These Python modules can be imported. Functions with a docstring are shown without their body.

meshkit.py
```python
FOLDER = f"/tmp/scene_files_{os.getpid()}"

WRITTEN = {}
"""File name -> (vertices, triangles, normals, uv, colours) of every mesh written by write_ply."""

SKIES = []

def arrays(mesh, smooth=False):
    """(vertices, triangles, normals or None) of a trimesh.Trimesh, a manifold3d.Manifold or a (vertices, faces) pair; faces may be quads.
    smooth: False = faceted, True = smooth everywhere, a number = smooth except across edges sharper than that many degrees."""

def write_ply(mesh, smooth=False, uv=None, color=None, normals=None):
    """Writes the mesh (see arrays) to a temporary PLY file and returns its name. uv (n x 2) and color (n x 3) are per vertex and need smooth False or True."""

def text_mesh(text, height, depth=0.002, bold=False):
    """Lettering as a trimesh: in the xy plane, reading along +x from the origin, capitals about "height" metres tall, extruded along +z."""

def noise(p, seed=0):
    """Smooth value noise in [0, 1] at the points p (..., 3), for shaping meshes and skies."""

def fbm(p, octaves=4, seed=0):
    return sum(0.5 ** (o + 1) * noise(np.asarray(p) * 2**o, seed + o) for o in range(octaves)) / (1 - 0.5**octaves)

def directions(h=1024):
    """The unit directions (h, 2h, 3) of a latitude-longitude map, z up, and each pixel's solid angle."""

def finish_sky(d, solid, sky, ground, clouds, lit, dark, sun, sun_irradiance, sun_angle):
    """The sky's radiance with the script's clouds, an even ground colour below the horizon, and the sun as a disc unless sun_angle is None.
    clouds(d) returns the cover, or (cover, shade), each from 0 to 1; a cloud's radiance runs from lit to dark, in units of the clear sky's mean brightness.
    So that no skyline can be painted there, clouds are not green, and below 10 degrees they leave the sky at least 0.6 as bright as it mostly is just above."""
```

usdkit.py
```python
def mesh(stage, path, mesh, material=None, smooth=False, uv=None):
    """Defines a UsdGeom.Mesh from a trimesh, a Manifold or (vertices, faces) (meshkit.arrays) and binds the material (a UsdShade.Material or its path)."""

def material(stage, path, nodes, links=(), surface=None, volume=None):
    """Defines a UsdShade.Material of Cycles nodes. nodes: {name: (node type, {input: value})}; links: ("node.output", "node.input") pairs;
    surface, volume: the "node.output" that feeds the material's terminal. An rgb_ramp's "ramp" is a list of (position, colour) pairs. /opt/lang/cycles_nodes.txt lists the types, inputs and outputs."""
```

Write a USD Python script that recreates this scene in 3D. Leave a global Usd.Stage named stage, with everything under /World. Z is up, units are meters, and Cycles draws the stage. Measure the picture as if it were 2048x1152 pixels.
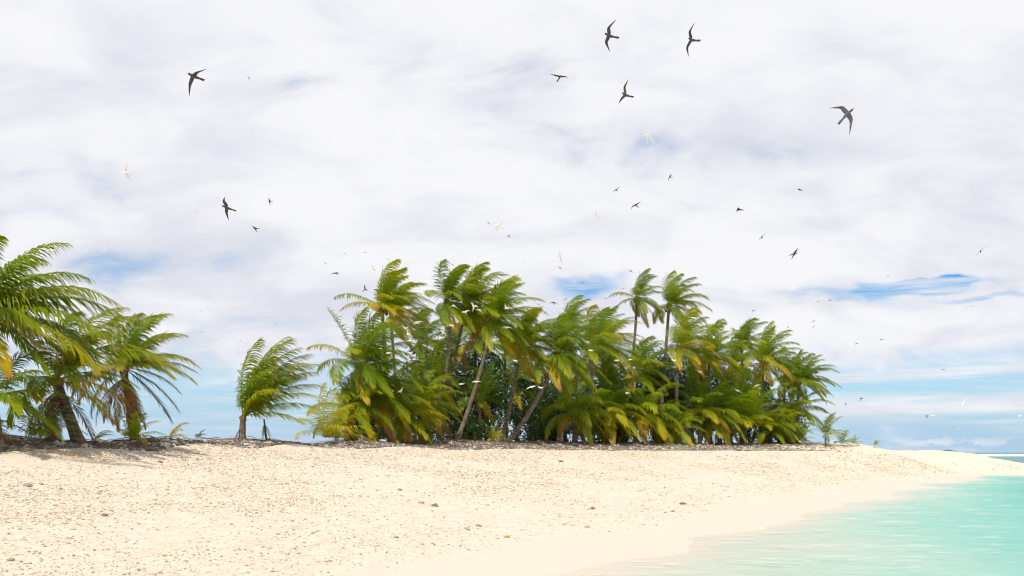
import math, random
import numpy as np, trimesh, usdkit, meshkit
from scipy.interpolate import RBFInterpolator
from pxr import Usd, UsdGeom, UsdLux, UsdShade, Gf, Sdf, Vt

stage = Usd.Stage.CreateInMemory()
UsdGeom.SetStageUpAxis(stage, 'Z'); UsdGeom.SetStageMetersPerUnit(stage, 1.0)
UsdGeom.Xform.Define(stage, '/World'); UsdGeom.Scope.Define(stage, '/World/Looks')

# ------------------------------------------------------------------ camera, sky, sun
FP, HORIZON, EYE = 1800.0, 905.0, 2.2          # focal length and horizon row in pixels of a 2048 wide picture, eye height in metres
cam = UsdGeom.Camera.Define(stage, '/World/camera')
cam.AddTranslateOp().Set((0, 0, EYE)); cam.AddRotateXOp().Set(90)
cam.CreateHorizontalApertureAttr(36.0); cam.CreateVerticalApertureAttr(20.25)
cam.CreateFocalLengthAttr(36.0 * FP / 2048); cam.CreateVerticalApertureOffsetAttr((HORIZON - 576) / 2048 * 36.0)
cam.CreateClippingRangeAttr((0.1, 100000.0))
cam.CreateExposureAttr(0.17)

SUN_EL, SUN_AZ = math.radians(54), math.radians(-166)    # azimuth from +y towards +x: behind the camera, to the left
sun_dir = np.array([math.sin(SUN_AZ) * math.cos(SUN_EL), math.cos(SUN_AZ) * math.cos(SUN_EL), math.sin(SUN_EL)])
sun = UsdLux.DistantLight.Define(stage, '/World/sun')
sun.CreateIntensityAttr(1.1); sun.CreateAngleAttr(0.5); sun.CreateColorAttr((1.0, 0.93, 0.82)); sun.CreateNormalizeAttr(True)
zz = sun_dir; xx = np.cross([0, 0, 1], zz); xx /= np.linalg.norm(xx); yy = np.cross(zz, xx)
sun.AddTransformOp().Set(Gf.Matrix4d(*[*xx, 0, *yy, 0, *zz, 0, 0, 0, 0, 1]))

SKY = 0.12
def math_node(op, **k): return ('math', {'math_type': op, **k})
class Graph:
    """Small helper that writes a node graph one operation at a time."""
    def __init__(self): self.n, self.l, self.k = {}, [], 0
    def add(self, kind, out, ins=None, **k):
        self.k += 1; name = f'n{self.k}'; self.n[name] = (kind, k)
        for i, s in (ins or {}).items(): self.l.append((s, f'{name}.{i}'))
        return f'{name}.{out}'
    def m(self, op, a, b=None, c=None, clamp=False):
        k, ins = {'math_type': op}, {}
        if clamp: k['use_clamp'] = True
        for i, v in enumerate((a, b, c)):
            if v is None: continue
            if isinstance(v, str): ins[f'value{i+1}'] = v
            else: k[f'value{i+1}'] = float(v)
        return self.add('math', 'value', ins, **k)
    def ss(self, v, a, b, lo=0.0, hi=1.0):
        return self.add('map_range', 'result', {'value': v}, range_type='smoothstep', from_min=a, from_max=b, to_min=lo, to_max=hi, clamp=True)
    def noise(self, vec, scale, detail=4, rough=.55, dist=0.0):
        return self.add('noise_texture', 'fac', {'vector': vec}, scale=scale, detail=detail, roughness=rough, distortion=dist)
    def vec(self, x, y, z=0.0):
        k, ins = {}, {}
        for a, v in zip('xyz', (x, y, z)):
            if isinstance(v, str): ins[a] = v
            else: k[a] = float(v)
        return self.add('combine_xyz', 'vector', ins, **k)
    def mix(self, fac, a, b):
        k, ins = {}, {}
        for n_, v in (('fac', fac), ('color1', a), ('color2', b)):
            if isinstance(v, str): ins[n_] = v
            else: k[n_] = v
        return self.add('mix', 'color', ins, **k)

def sky_material():
    g = Graph()
    d = g.add('texture_coordinate', 'generated')
    s = g.add('separate_xyz', 'x', {'vector': d}).rsplit('.', 1)[0]
    x, y, z = s + '.x', s + '.y', s + '.z'
    az = g.m('arctan2', x, y); el = g.m('arcsine', g.m('minimum', z, 0.9999))
    zc = g.m('add', g.m('maximum', z, 0.0), 0.40)
    pu, pv = g.m('divide', x, zc), g.m('divide', y, zc)          # a cloud ceiling seen in perspective
    sky = g.add('sky_texture', 'color', sky_type='single_scattering', sun_disc=False, sun_elevation=SUN_EL, sun_rotation=SUN_AZ, altitude=0.0, air_density=1.0, aerosol_density=0.1, ozone_density=3.0)
    sky = g.add('hsv', 'color', {'color': sky}, hue=0.5, saturation=SKY_SAT, value=SKY_VAL, fac=1.0)
    wob = g.noise(g.vec(pu, pv, 3.0), 4.5, 4, .6)
    wob2 = g.noise(g.vec(pu, pv, 9.0), 4.0, 4, .6)
    # cloud sheet: stretched a little across the view
    p = g.vec(g.m('multiply', pu, 0.95), g.m('multiply', pv, 1.1), 1.7)
    n1 = g.noise(p, 1.25, 8, .58, .35)
    n2 = g.noise(g.vec(g.m('multiply', pu, 0.65), pv, 5.1), 7.5, 5, .56, .4)
    dens = g.m('add', g.m('multiply', n1, .68), g.m('multiply', n2, .32))
    # broken sheet: much cover overhead, thinning to veils near the horizon
    bias = g.ss(el, 0.0, 0.17, -0.135, 0.16)
    # openings in the sheet (azimuth, elevation, half widths, depth), their edges broken by noise
    holes = [(1130, 572, 120, 30, .25), (1862, 566, 90, 12, .42), (1640, 594, 170, 11, .12), (270, 520, 270, 46, .11), (1340, 295, 60, 30, .09), (1990, 590, 110, 9, .17),
             (540, 850, 900, 75, .10), (1850, 805, 350, 60, .15), (900, 330, 200, 20, .06), (1110, 128, 120, 40, .06), (1600, 330, 240, 60, .07), (480, 640, 200, 14, .07)]
    tot = None
    for px, py, w, h, depth in holes:
        a0 = math.atan((px - 1024) / FP); e0 = math.atan((HORIZON - py) / FP * math.cos(a0)); k = 1 / FP
        da = g.m('divide', g.m('add', g.m('subtract', az, a0), g.m('multiply', g.m('subtract', wob, .5), 0.16)), w * k)
        de = g.m('divide', g.m('add', g.m('subtract', el, e0), g.m('multiply', g.m('subtract', wob2, .5), 0.055)), h * k)
        r2 = g.m('add', g.m('multiply', da, da), g.m('multiply', de, de))
        v = g.m('multiply', g.m('exponent', g.m('multiply', r2, -1.0)), depth)
        tot = v if tot is None else g.m('add', tot, v)
    cover = g.ss(g.m('subtract', g.m('add', dens, bias), tot), 0.36, 0.60)
    # thin streaks low over the sea
    st = g.noise(g.vec(g.m('multiply', az, 2.2), g.m('multiply', el, 34.0), 2.0), 1.6, 6, .62, .3)
    streak = g.m('multiply', g.ss(st, .36, .66), g.ss(el, 0.008, 0.05, 0.25, 0.92))
    streak = g.m('multiply', streak, g.ss(el, 0.14, 0.3, 1.0, 0.0))
    cover = g.m('maximum', cover, streak)
    # small cumulus heaps standing on the horizon
    cn = g.noise(g.vec(g.m('multiply', az, 16.0), g.m('multiply', el, 30.0), 4.0), 1.7, 5, .6)
    heap = g.m('multiply', g.ss(cn, .50, .60), g.m('multiply', g.ss(el, 0.003, 0.009), g.ss(el, 0.010, 0.019, 1.0, 0.0)))
    cover = g.m('maximum', cover, g.m('multiply', heap, .62))
    # horizon veil
    veil = g.ss(el, 0.0, 0.15, .97, 0.0)
    # cloud tone: white, with violet-grey bellies
    tone = g.m('add', g.m('multiply', n2, .5), g.m('multiply', g.noise(g.vec(g.m('multiply', pu, .8), pv, 8.0), 1.9, 4, .52, .5), .5))
    shade = g.ss(tone, .37, .60)
    lit = CLOUD_LIT / SKY; dark = CLOUD_DARK / SKY
    cloud = g.mix(shade, (dark * .925, dark * .955, dark * 1.06), (lit * .985, lit * .985, lit * 1.02))
    tinted = g.add('mix', 'color', {'color1': sky}, mix_type='multiply', fac=1.0, color2=SKY_TINT)
    base = g.mix(veil, tinted, (.35 / SKY, .54 / SKY, .73 / SKY))
    col = g.mix(cover, base, cloud)
    out = g.add('background_shader', 'background', {'color': col}, strength=SKY)
    return usdkit.material(stage, '/World/Looks/sky', g.n, g.l, surface=out)
SKY_SAT, SKY_VAL = 1.6, 0.9
CLOUD_LIT, CLOUD_DARK, SKY_TINT = 0.845, 0.70, (1.0, 1.0, 1.0)
dome = UsdLux.DomeLight.Define(stage, '/World/sky'); dome.CreateIntensityAttr(1.0)
UsdShade.MaterialBindingAPI.Apply(dome.GetPrim()).Bind(sky_material())
dome.GetPrim().SetCustomDataByKey('kind', 'structure')

# ------------------------------------------------------------------ helpers
used = {}
def numbered(path):
    k = used.get(path, 0); used[path] = k + 1
    return path if k == 0 else f'{path}_{k:03d}'
def tag(p, label=None, cat=None, group=None, kind=None):
    p = p.GetPrim() if hasattr(p, 'GetPrim') else p
    for k, v in (('label', label), ('category', cat), ('group', group), ('kind', kind)):
        if v: p.SetCustomDataByKey(k, v)
    return p
def thing(name, label, cat, loc=(0, 0, 0), rz=0.0, group=None):
    x = UsdGeom.Xform.Define(stage, numbered('/World/' + name)); x.AddTranslateOp().Set(Gf.Vec3d(*map(float, loc)))
    if rz: x.AddRotateZOp().Set(math.degrees(rz))
    return tag(x, label, cat, group)
def put(name, mesh, mat, parent=None, smooth=False, **attrs):
    path = numbered((str(parent.GetPath()) if parent else '/World') + '/' + name)
    m = usdkit.mesh(stage, path, mesh, mat, smooth=smooth)
    for k, v in attrs.items():
        UsdGeom.PrimvarsAPI(m).CreatePrimvar(k, Sdf.ValueTypeNames.FloatArray, 'vertex').Set(Vt.FloatArray.FromNumpy(np.asarray(v, np.float32)))
    return m.GetPrim()
def at(px, py, D): return np.array([(px - 1024) / FP * D, D, EYE + (HORIZON - py) / FP * D])
def unit(v): v = np.asarray(v, float); return v / (np.linalg.norm(v, axis=-1, keepdims=True) + 1e-12)
def tube(pts, rad, sides=7, cap=True):
    p = np.asarray(pts, float); r = np.broadcast_to(rad, (len(p),))
    t = unit(np.gradient(p, axis=0)); a = np.zeros_like(p)
    ref = np.array([1.0, 0, 0]) if abs(t[0, 0]) < .8 else np.array([0, 1.0, 0])
    a[0] = unit(ref - t[0] * (ref @ t[0]))
    for i in range(1, len(p)): a[i] = unit(a[i - 1] - t[i] * (a[i - 1] @ t[i]))
    b = np.cross(t, a); ang = np.arange(sides) * 2 * np.pi / sides
    v = (p[:, None] + r[:, None, None] * (np.cos(ang)[None, :, None] * a[:, None] + np.sin(ang)[None, :, None] * b[:, None])).reshape(-1, 3)
    i, j = np.meshgrid(np.arange(len(p) - 1), np.arange(sides), indexing='ij')
    q = np.stack([i * sides + j, i * sides + (j + 1) % sides, (i + 1) * sides + (j + 1) % sides, (i + 1) * sides + j], -1).reshape(-1, 4)
    f = np.vstack([q[:, [0, 1, 2]], q[:, [0, 2, 3]]])
    if cap:
        n = len(v); v = np.vstack([v, p[0], p[-1]]); k = np.arange(sides); e = (len(p) - 1) * sides
        f = np.vstack([f, np.stack([np.full(sides, n), (k + 1) % sides, k], 1), np.stack([np.full(sides, n + 1), e + k, e + (k + 1) % sides], 1)])
    return v, f
def join(parts):
    vs, fs, n = [], [], 0
    for v, f in parts: vs.append(np.asarray(v, float)); fs.append(np.asarray(f, int) + n); n += len(v)
    return np.vstack(vs), np.vstack(fs)
def instancer(name, protos, mats, pos, scale, yaw, tilt, idx, kind='stuff'):
    """Scattered small pieces that nobody could count."""
    pi = UsdGeom.PointInstancer.Define(stage, '/World/' + name); paths = []
    for k, (m, mt) in enumerate(zip(protos, mats)):
        q = f'/World/{name}/piece' + (f'_{k:03d}' if k else ''); usdkit.mesh(stage, q, m, mt); paths.append(q)
    pi.CreatePrototypesRel().SetTargets(paths)
    pi.CreatePositionsAttr(Vt.Vec3fArray.FromNumpy(np.asarray(pos, np.float32))); pi.CreateProtoIndicesAttr(Vt.IntArray.FromNumpy(np.asarray(idx, np.int32)))
    pi.CreateScalesAttr(Vt.Vec3fArray.FromNumpy(np.asarray(scale, np.float32)))
    cy, sy, ct, st = np.cos(yaw / 2), np.sin(yaw / 2), np.cos(tilt / 2), np.sin(tilt / 2)
    q = np.stack([cy * ct, cy * st, sy * st, sy * ct], 1)
    pi.CreateOrientationsAttr(Vt.QuathArray([Gf.Quath(float(a), float(b), float(c), float(d)) for a, b, c, d in q]))
    return tag(pi, kind=kind)
def stone(seed, flat=.6, sub=1, rough=.5):
    m = trimesh.creation.icosphere(sub); r = np.random.default_rng(seed)
    v = np.array(m.vertices); v *= (1 + rough * (meshkit.noise(v * 1.7 + seed * 7.3, seed) - .5))[:, None]; v *= [1, r.uniform(.6, .9), flat]
    return v, np.array(m.faces)

# ------------------------------------------------------------------ terrain: a coral cay with a spit running off to the right
CREST = [(-420, 24, 874), (-200, 26, 876), (0, 28.5, 879), (300, 34.5, 881), (500, 43, 881), (700, 54, 883), (900, 63, 884.5), (1100, 71, 886), (1300, 78, 888), (1500, 84, 890), (1650, 88.5, 892), (1750, 92, 894), (1870, 96, 905), (1960, 99, 909.5), (2048, 102, 928)]
SHORE = [(-22, -24), (-14, -8), (-6, 5), (0.7, 16), (4.6, 22), (10, 31.5), (15.7, 41), (22, 51.5), (30, 64), (39, 76), (48, 87.5), (57, 97.5), (64.5, 103), (68, 108), (65, 114), (54, 120)]
ctl = []
cp = np.array([at(*( (c[0], c[2], c[1]))) for c in CREST])
ctl += list(cp)
for (px, D, py), k in zip(CREST, cp):
    if px < 1720:
        f = 1 - np.interp(px, [200, 600], [.085, .07]); ctl.append(at(px, 898.5, D * f))           # foot of the rubble bank
        b = k + np.array([0, 5 + 7 * min(1, max(0, (px - 300) / 400)), 0.0]); b[2] = k[2] - .22; ctl.append(b)                 # the bank falls away gently behind its top
        b2 = k + np.array([0, 28, 0.0]); b2[2] = k[2] - .9; ctl.append(b2)
    elif px < 2000:
        ctl.append(k + np.array([3, 9, -.7])); ctl.append(k + np.array([6, 18, -1.6 - k[2] * .6]))
sp = np.array(SHORE, float); sd = unit(np.gradient(sp, axis=0)); sn = np.stack([sd[:, 1], -sd[:, 0]], 1)                 # towards the water
for (x, y), n in zip(sp, sn):
    ctl.append((x, y, 0.0))
    for d, z in ((2.5, -.10), (6, -.24), (12, -.50), (24, -1.05), (48, -2.2), (90, -3.2)): ctl.append((x + n[0] * d, y + n[1] * d, z))
for (x, y), n in zip(sp[:11], sn[:11]):
    for d, z in ((2.0, .13), (5, .42)): ctl.append((x - n[0] * d, y - n[1] * d, z))
for x, y, z in ((-120, 60, 1.6), (-60, 75, 1.8), (-90, -30, 1.5), (-40, 130, 1.2), (0, 150, .2), (40, 150, -1.0), (-60, -70, 0.8), (150, 60, -3.6), (120, 180, -3.6), (60, -60, -3.6), (0, 230, -3.6), (-120, 230, -2), (140, 0, -3.6), (30, -110, -3.4)): ctl.append((x, y, z))
ctl = np.array(ctl)
rbf = RBFInterpolator(ctl[:, :2], ctl[:, 2], kernel='thin_plate_spline', smoothing=0.02, neighbors=60)
def axis(lo, hi, step, far):
    core = np.arange(lo, hi + step / 2, step); out, s = [], step
    while True:
        s *= 1.45; nxt = (out[-1] if out else 0) + s
        out.append(nxt)
        if nxt > far: break
    o = np.array(out); return np.concatenate([(lo - o)[::-1], core, hi + o])
gx, gy = axis(-42, 72, .42, 9000), axis(5, 124, .42, 9000)
GX, GY = np.meshgrid(gx, gy)
def raw(xy):
    xy = np.asarray(xy, float); z = rbf(xy)
    far = np.clip((np.hypot(xy[:, 0] - 5, xy[:, 1] - 55) - 130) / 120, 0, 1); far = far * far * (3 - 2 * far)
    z = np.clip(z, -4.5, 3.6) * (1 - far) - 5.0 * far
    p3 = np.column_stack([xy, np.zeros(len(xy))])
    dry = np.clip((z - .15) / .8, 0, 1)
    z = z + dry * (meshkit.fbm(p3 * .35 + 3, 3, 5) - .5) * .16 + dry * (meshkit.fbm(p3 * 1.3, 3, 9) - .5) * .06 + (1 - far) * (meshkit.fbm(p3 * .22 + 40, 2, 3) - .5) * .07
    return z
GZ = raw(np.column_stack([GX.ravel(), GY.ravel()])).reshape(GX.shape)
from scipy.interpolate import RegularGridInterpolator
_g = RegularGridInterpolator((gy, gx), GZ)
def ground(x, y): return _g(np.column_stack([np.atleast_1d(y), np.atleast_1d(x)]))
def ground1(x, y): return float(ground(x, y)[0])
def sheet(X, Y, Z):
    h, w = X.shape; i, j = np.meshgrid(np.arange(h - 1), np.arange(w - 1), indexing='ij'); k = i * w + j
    q = np.stack([k, k + 1, k + w + 1, k + w], -1).reshape(-1, 4)
    return np.column_stack([X.ravel(), Y.ravel(), Z.ravel()]), q

def sand_material():
    g = Graph(); p = g.add('geometry', 'position'); x_ = g.add('separate_xyz', 'z', {'vector': p}).rsplit('.', 1)[0]
    n = g.noise(p, .35, 4, .6); n2 = g.noise(p, 2.6, 5, .65); n3 = g.noise(p, 22.0, 3, .7)
    z = g.m('add', x_ + '.z', g.m('multiply', g.m('subtract', n, .5), .5))
    dry = g.mix(g.ss(n2, .35, .65), SAND[0], SAND[1])
    wet = g.ss(z, .0, .42, 1.0, 0.0)
    col = g.mix(wet, dry, SAND[2])
    n4 = g.noise(p, 70.0, 2, .7); n5 = g.noise(p, 8.0, 3, .7)
    grit = g.m('subtract', 1.0, g.m('multiply', wet, .75))
    col = g.mix(g.m('multiply', g.ss(n4, .55, .70), g.m('multiply', grit, .32)), col, (.40, .32, .23))
    col = g.mix(g.m('multiply', g.ss(n5, .56, .70), g.m('multiply', grit, .30)), col, (.44, .34, .23))
    col = g.mix(g.m('multiply', g.ss(n3, .58, .72), g.m('subtract', .32, g.m('multiply', wet, .3))), col, (.30, .245, .18))
    col = g.mix(g.m('multiply', g.ss(n3, .42, .30), .25), col, (.72, .68, .6))
    bump = g.add('bump', 'normal', {'height': g.m('multiply', grit, g.m('add', g.m('add', n3, g.m('multiply', n4, .5)), g.m('multiply', n5, 1.6)))}, strength=.6, distance=.05)
    s = g.add('principled_bsdf', 'BSDF', {'base_color': col, 'normal': bump, 'roughness': g.m('subtract', .95, g.m('multiply', wet, .3))}, specular_ior_level=.25)
    return usdkit.material(stage, '/World/Looks/sand', g.n, g.l, surface=s)
SAND = [(.55, .472, .382), (.605, .54, .457), (.53, .455, .39)]
sand = sand_material()
tag(put('sand_beach', sheet(GX, GY, GZ), sand, smooth=True), kind='structure')

# ------------------------------------------------------------------ water: a clear body over the sand, closed mesh
def water_material():
    g = Graph(); p = g.add('geometry', 'position')
    m = g.add('mapping', 'vector', {'vector': p}, rotation=(0, 0, .5), scale=(.55, 1.5, 1))
    w1 = g.noise(m, 1.3, 4, .55, .6); w2 = g.noise(m, 6.0, 3, .6, .8)
    h = g.m('add', w1, g.m('multiply', w2, .3))
    nrm = g.add('bump', 'normal', {'height': h}, strength=.9, distance=.16)
    fres = g.add('layer_weight', 'fresnel', {'normal': nrm} if False else None, blend=.25)
    shore = g.add('attribute', 'fac', attribute='shore')
    gloss = g.add('glossy_bsdf', 'BSDF', {'normal': nrm}, roughness=.12, color=(1, 1, 1))
    clear = g.add('transparent_bsdf', 'BSDF', color=(.99, 1, 1))
    # foam: thin lace where wavelets run out over the sand
    f1 = g.noise(g.add('mapping', 'vector', {'vector': p}, rotation=(0, 0, .55), scale=(.5, 1.7, 1)), 1.0, 5, .68, 1.2)
    lace = g.m('multiply', g.ss(f1, .54, .70), g.ss(shore, .10, .8, 0.0, .42))
    foam = g.add('diffuse_bsdf', 'BSDF', color=(.62, .62, .62))
    body = g.add('diffuse_bsdf', 'BSDF', {'normal': nrm}, color=WATER_BODY)
    a = g.add('mix_closure', 'closure', {'closure1': clear, 'closure2': body, 'fac': g.m('multiply', g.m('subtract', 1.0, shore), WATER_MILK)})
    b = g.add('mix_closure', 'closure', {'closure1': a, 'closure2': gloss, 'fac': g.m('multiply', fres, .42)})
    c = g.add('mix_closure', 'closure', {'closure1': b, 'closure2': foam, 'fac': lace})
    v = g.add('absorption_volume', 'volume', color=WATER_TINT, density=WATER_DENSITY)
    return usdkit.material(stage, '/World/Looks/water', g.n, g.l, surface=c, volume=v)
WATER_BODY, WATER_MILK, WATER_TINT, WATER_DENSITY = (.07, .47, .43), .27, (.09, .88, .84), .33
wx, wy = axis(-8, 72, .5, 8500), axis(8, 124, .5, 8500)
WX, WY = np.meshgrid(wx, wy)
p3 = np.column_stack([WX.ravel(), WY.ravel() * 1.0, np.zeros(WX.size)])
rot = np.column_stack([p3[:, 0] * .83 + p3[:, 1] * .56, -p3[:, 0] * .56 + p3[:, 1] * .83, p3[:, 2]]) * [.22, .75, 1]
near = np.clip(1 - (np.hypot(p3[:, 0] - 20, p3[:, 1] - 50) - 80) / 40, 0, 1)
WZ = ((meshkit.fbm(rot, 3, 11) - .5) * .10 * near).reshape(WX.shape)
depth = WZ - RegularGridInterpolator((gy, gx), GZ, bounds_error=False, fill_value=-5.0)(np.column_stack([WY.ravel(), WX.ravel()])).reshape(WX.shape)
shore = np.exp(-np.clip(depth, 0, 9) / .62).ravel()
tv, tq = sheet(WX, WY, WZ)
h_, w_ = WX.shape; rim = np.concatenate([np.arange(w_ - 1), np.arange(h_ - 1) * w_ + w_ - 1, (h_ - 1) * w_ + np.arange(w_ - 1, 0, -1), np.arange(h_ - 1, 0, -1) * w_])
bv = tv[rim].copy(); bv[:, 2] = -7.0; n0 = len(tv); k = np.arange(len(rim)); kn = (k + 1) % len(rim)
side = np.stack([rim, n0 + k, n0 + kn, rim[kn]], 1); cen = n0 + len(rim)
tri = np.vstack([tq[:, [0, 1, 2]], tq[:, [0, 2, 3]], side[:, [0, 1, 2]], side[:, [0, 2, 3]], np.stack([np.full(len(k), cen), n0 + kn, n0 + k], 1)])
vv = np.vstack([tv, bv, [[0, 0, -7.0]]])
tag(put('lagoon_water', (vv, tri), water_material(), smooth=60 if False else False, shore=np.concatenate([shore, np.zeros(len(rim) + 1)])), kind='structure')

# the reef surf, far out
def surf_line(x0, x1, y, hgt, seed):
    r = np.random.default_rng(seed); n = 90; xs = np.linspace(x0, x1, n); prof = [(-5, 0), (-2.5, .35), (-.8, .85), (0, 1), (1.2, .6), (3.5, 0)]
    hh = hgt * np.clip(meshkit.fbm(np.column_stack([xs * .03, xs * 0 + seed, xs * 0]), 4, seed) * 2.6 - .75, .05, 1.2)
    yy = y + 30 * (meshkit.noise(np.column_stack([xs * .006, xs * 0, xs * 0 + seed]), seed) - .5)
    V = np.array([[(x, yv + a * 1.6, b * h - .05) for a, b in prof] for x, yv, h in zip(xs, yy, hh)])
    V[..., 2] += (meshkit.noise(V.reshape(-1, 3) * [.5, .9, 1], seed + 3).reshape(V.shape[:2]) - .5) * .35 * hh[:, None]
    V[:, [0, -1], 2] = -.1
    i, j = np.meshgrid(np.arange(n - 1), np.arange(len(prof) - 1), indexing='ij'); k = i * len(prof) + j
    return V.reshape(-1, 3), np.stack([k, k + 1, k + len(prof) + 1, k + len(prof)], -1).reshape(-1, 4)
def plain(name, color, rough=.8, scale=6.0, vary=.25, spec=.3, **kw):
    g = Graph(); p = g.add('geometry', 'position'); n = g.noise(p, scale, 4, .6)
    c = g.mix(n, tuple(v * (1 - vary) for v in color), tuple(v * (1 + vary) for v in color))
    rnd = g.add('object_info', 'random'); c = g.mix(g.m('multiply', rnd, .3), c, tuple(v * .6 for v in color))
    s = g.add('principled_bsdf', 'BSDF', {'base_color': c}, roughness=rough, specular_ior_level=spec, **kw)
    return usdkit.material(stage, '/World/Looks/' + name, g.n, g.l, surface=s)
foam = plain('foam', (.75, .78, .8), .9, .4, .12)
for i, (x0, x1, y, h) in enumerate(((230, 640, 560, 1.5), (120, 560, 660, 1.1), (330, 800, 780, 1.5))):
    tag(put('breaking_wave', surf_line(x0, x1, y, h, 20 + i), foam), ['long white breaker rolling over the reef, the nearest on the right horizon', 'thin white breaker line behind the tip of the sand spit', 'farthest faint line of surf below the right horizon'][i], 'wave', 'surf on the far reef')

# a far low islet beyond the spit
ix = np.linspace(-70, 70, 90); top = 6.0 * np.clip(1 - np.abs(ix / 70) ** 2.5, 0, 1) * (.35 + 1.1 * meshkit.fbm(np.column_stack([ix * .11, ix * 0, ix * 0]), 4, 4))
base = at(1862, 905, 1500); iy = np.linspace(-25, 25, 9); prof = np.sqrt(np.clip(1 - (iy / 25) ** 2, 0, 1))
IV = np.array([[(base[0] + a, 1500 + b, t * q + .6 * (meshkit.noise(np.array([a * .4, b * .4, 1.0]), 2) - .3) * q - .05) for b, q in zip(iy, prof)] for a, t in zip(ix, top)])
i, j = np.meshgrid(np.arange(89), np.arange(8), indexing='ij'); k = i * 9 + j
isl = thing('distant_islet', 'low dark wooded islet just showing over the sand spit, near the right horizon', 'islet', (0, 0, 0))
put('woodland', (IV.reshape(-1, 3), np.stack([k, k + 9, k + 10, k + 1], -1).reshape(-1, 4)), plain('far_wood', (.055, .12, .16), .9, .2, .3), isl, smooth=False)

# ------------------------------------------------------------------ materials of the plants
def frond_material():
    g = Graph(); t = g.add('attribute', 'fac', attribute='tone')
    p = g.add('geometry', 'position'); rnd = g.add('object_info', 'random')
    n = g.noise(p, 1.3, 3, .6)
    t = g.m('add', g.m('add', t, g.m('multiply', g.m('subtract', n, .5), .16)), g.m('multiply', g.m('subtract', rnd, .5), .16))
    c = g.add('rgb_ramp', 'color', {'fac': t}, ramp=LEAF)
    ct = g.add('rgb_ramp', 'color', {'fac': t}, ramp=LEAF_T)
    s = g.add('principled_bsdf', 'BSDF', {'base_color': c}, roughness=.5, specular_ior_level=.22)
    tr = g.add('translucent_bsdf', 'BSDF', {'color': ct})
    o = g.add('mix_closure', 'closure', {'closure1': s, 'closure2': tr}, fac=.36)
    return usdkit.material(stage, '/World/Looks/palm_leaf', g.n, g.l, surface=o)
# green, yellowing and withered leaves, by how old the leaf is
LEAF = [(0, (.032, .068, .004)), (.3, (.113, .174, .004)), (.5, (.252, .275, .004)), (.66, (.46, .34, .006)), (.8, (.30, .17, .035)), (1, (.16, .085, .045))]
LEAF_T = [(0, (.06, .13, .004)), (.3, (.23, .37, .005)), (.5, (.42, .45, .005)), (.66, (.50, .38, .015)), (.8, (.30, .15, .03)), (1, (.08, .04, .02))]
leafm = frond_material()
def bark_material():
    g = Graph(); p = g.add('geometry', 'position'); rnd = g.add('object_info', 'random')
    w = g.noise(g.add('mapping', 'vector', {'vector': p}, scale=(2.0, 2.0, 9.0)), 1.4, 4, .65)
    n = g.noise(p, 2.0, 4, .6)
    c = g.mix(g.ss(w, .35, .65), (.075, .055, .042), (.21, .17, .13))
    c = g.mix(g.m('multiply', g.ss(n, .5, .7), .6), c, (.25, .225, .19))
    c = g.mix(g.m('multiply', rnd, .35), c, (.10, .07, .05))
    b = g.add('bump', 'normal', {'height': w}, strength=.8, distance=.03)
    s = g.add('principled_bsdf', 'BSDF', {'base_color': c, 'normal': b}, roughness=.9, specular_ior_level=.2)
    return usdkit.material(stage, '/World/Looks/palm_bark', g.n, g.l, surface=s)
barkm = bark_material()
fibrem = plain('palm_fibre', (.19, .115, .055), .95, 9.0, .45)
nutm = plain('coconut_husk', (.19, .13, .03), .6, 3.0, .4)
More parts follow.
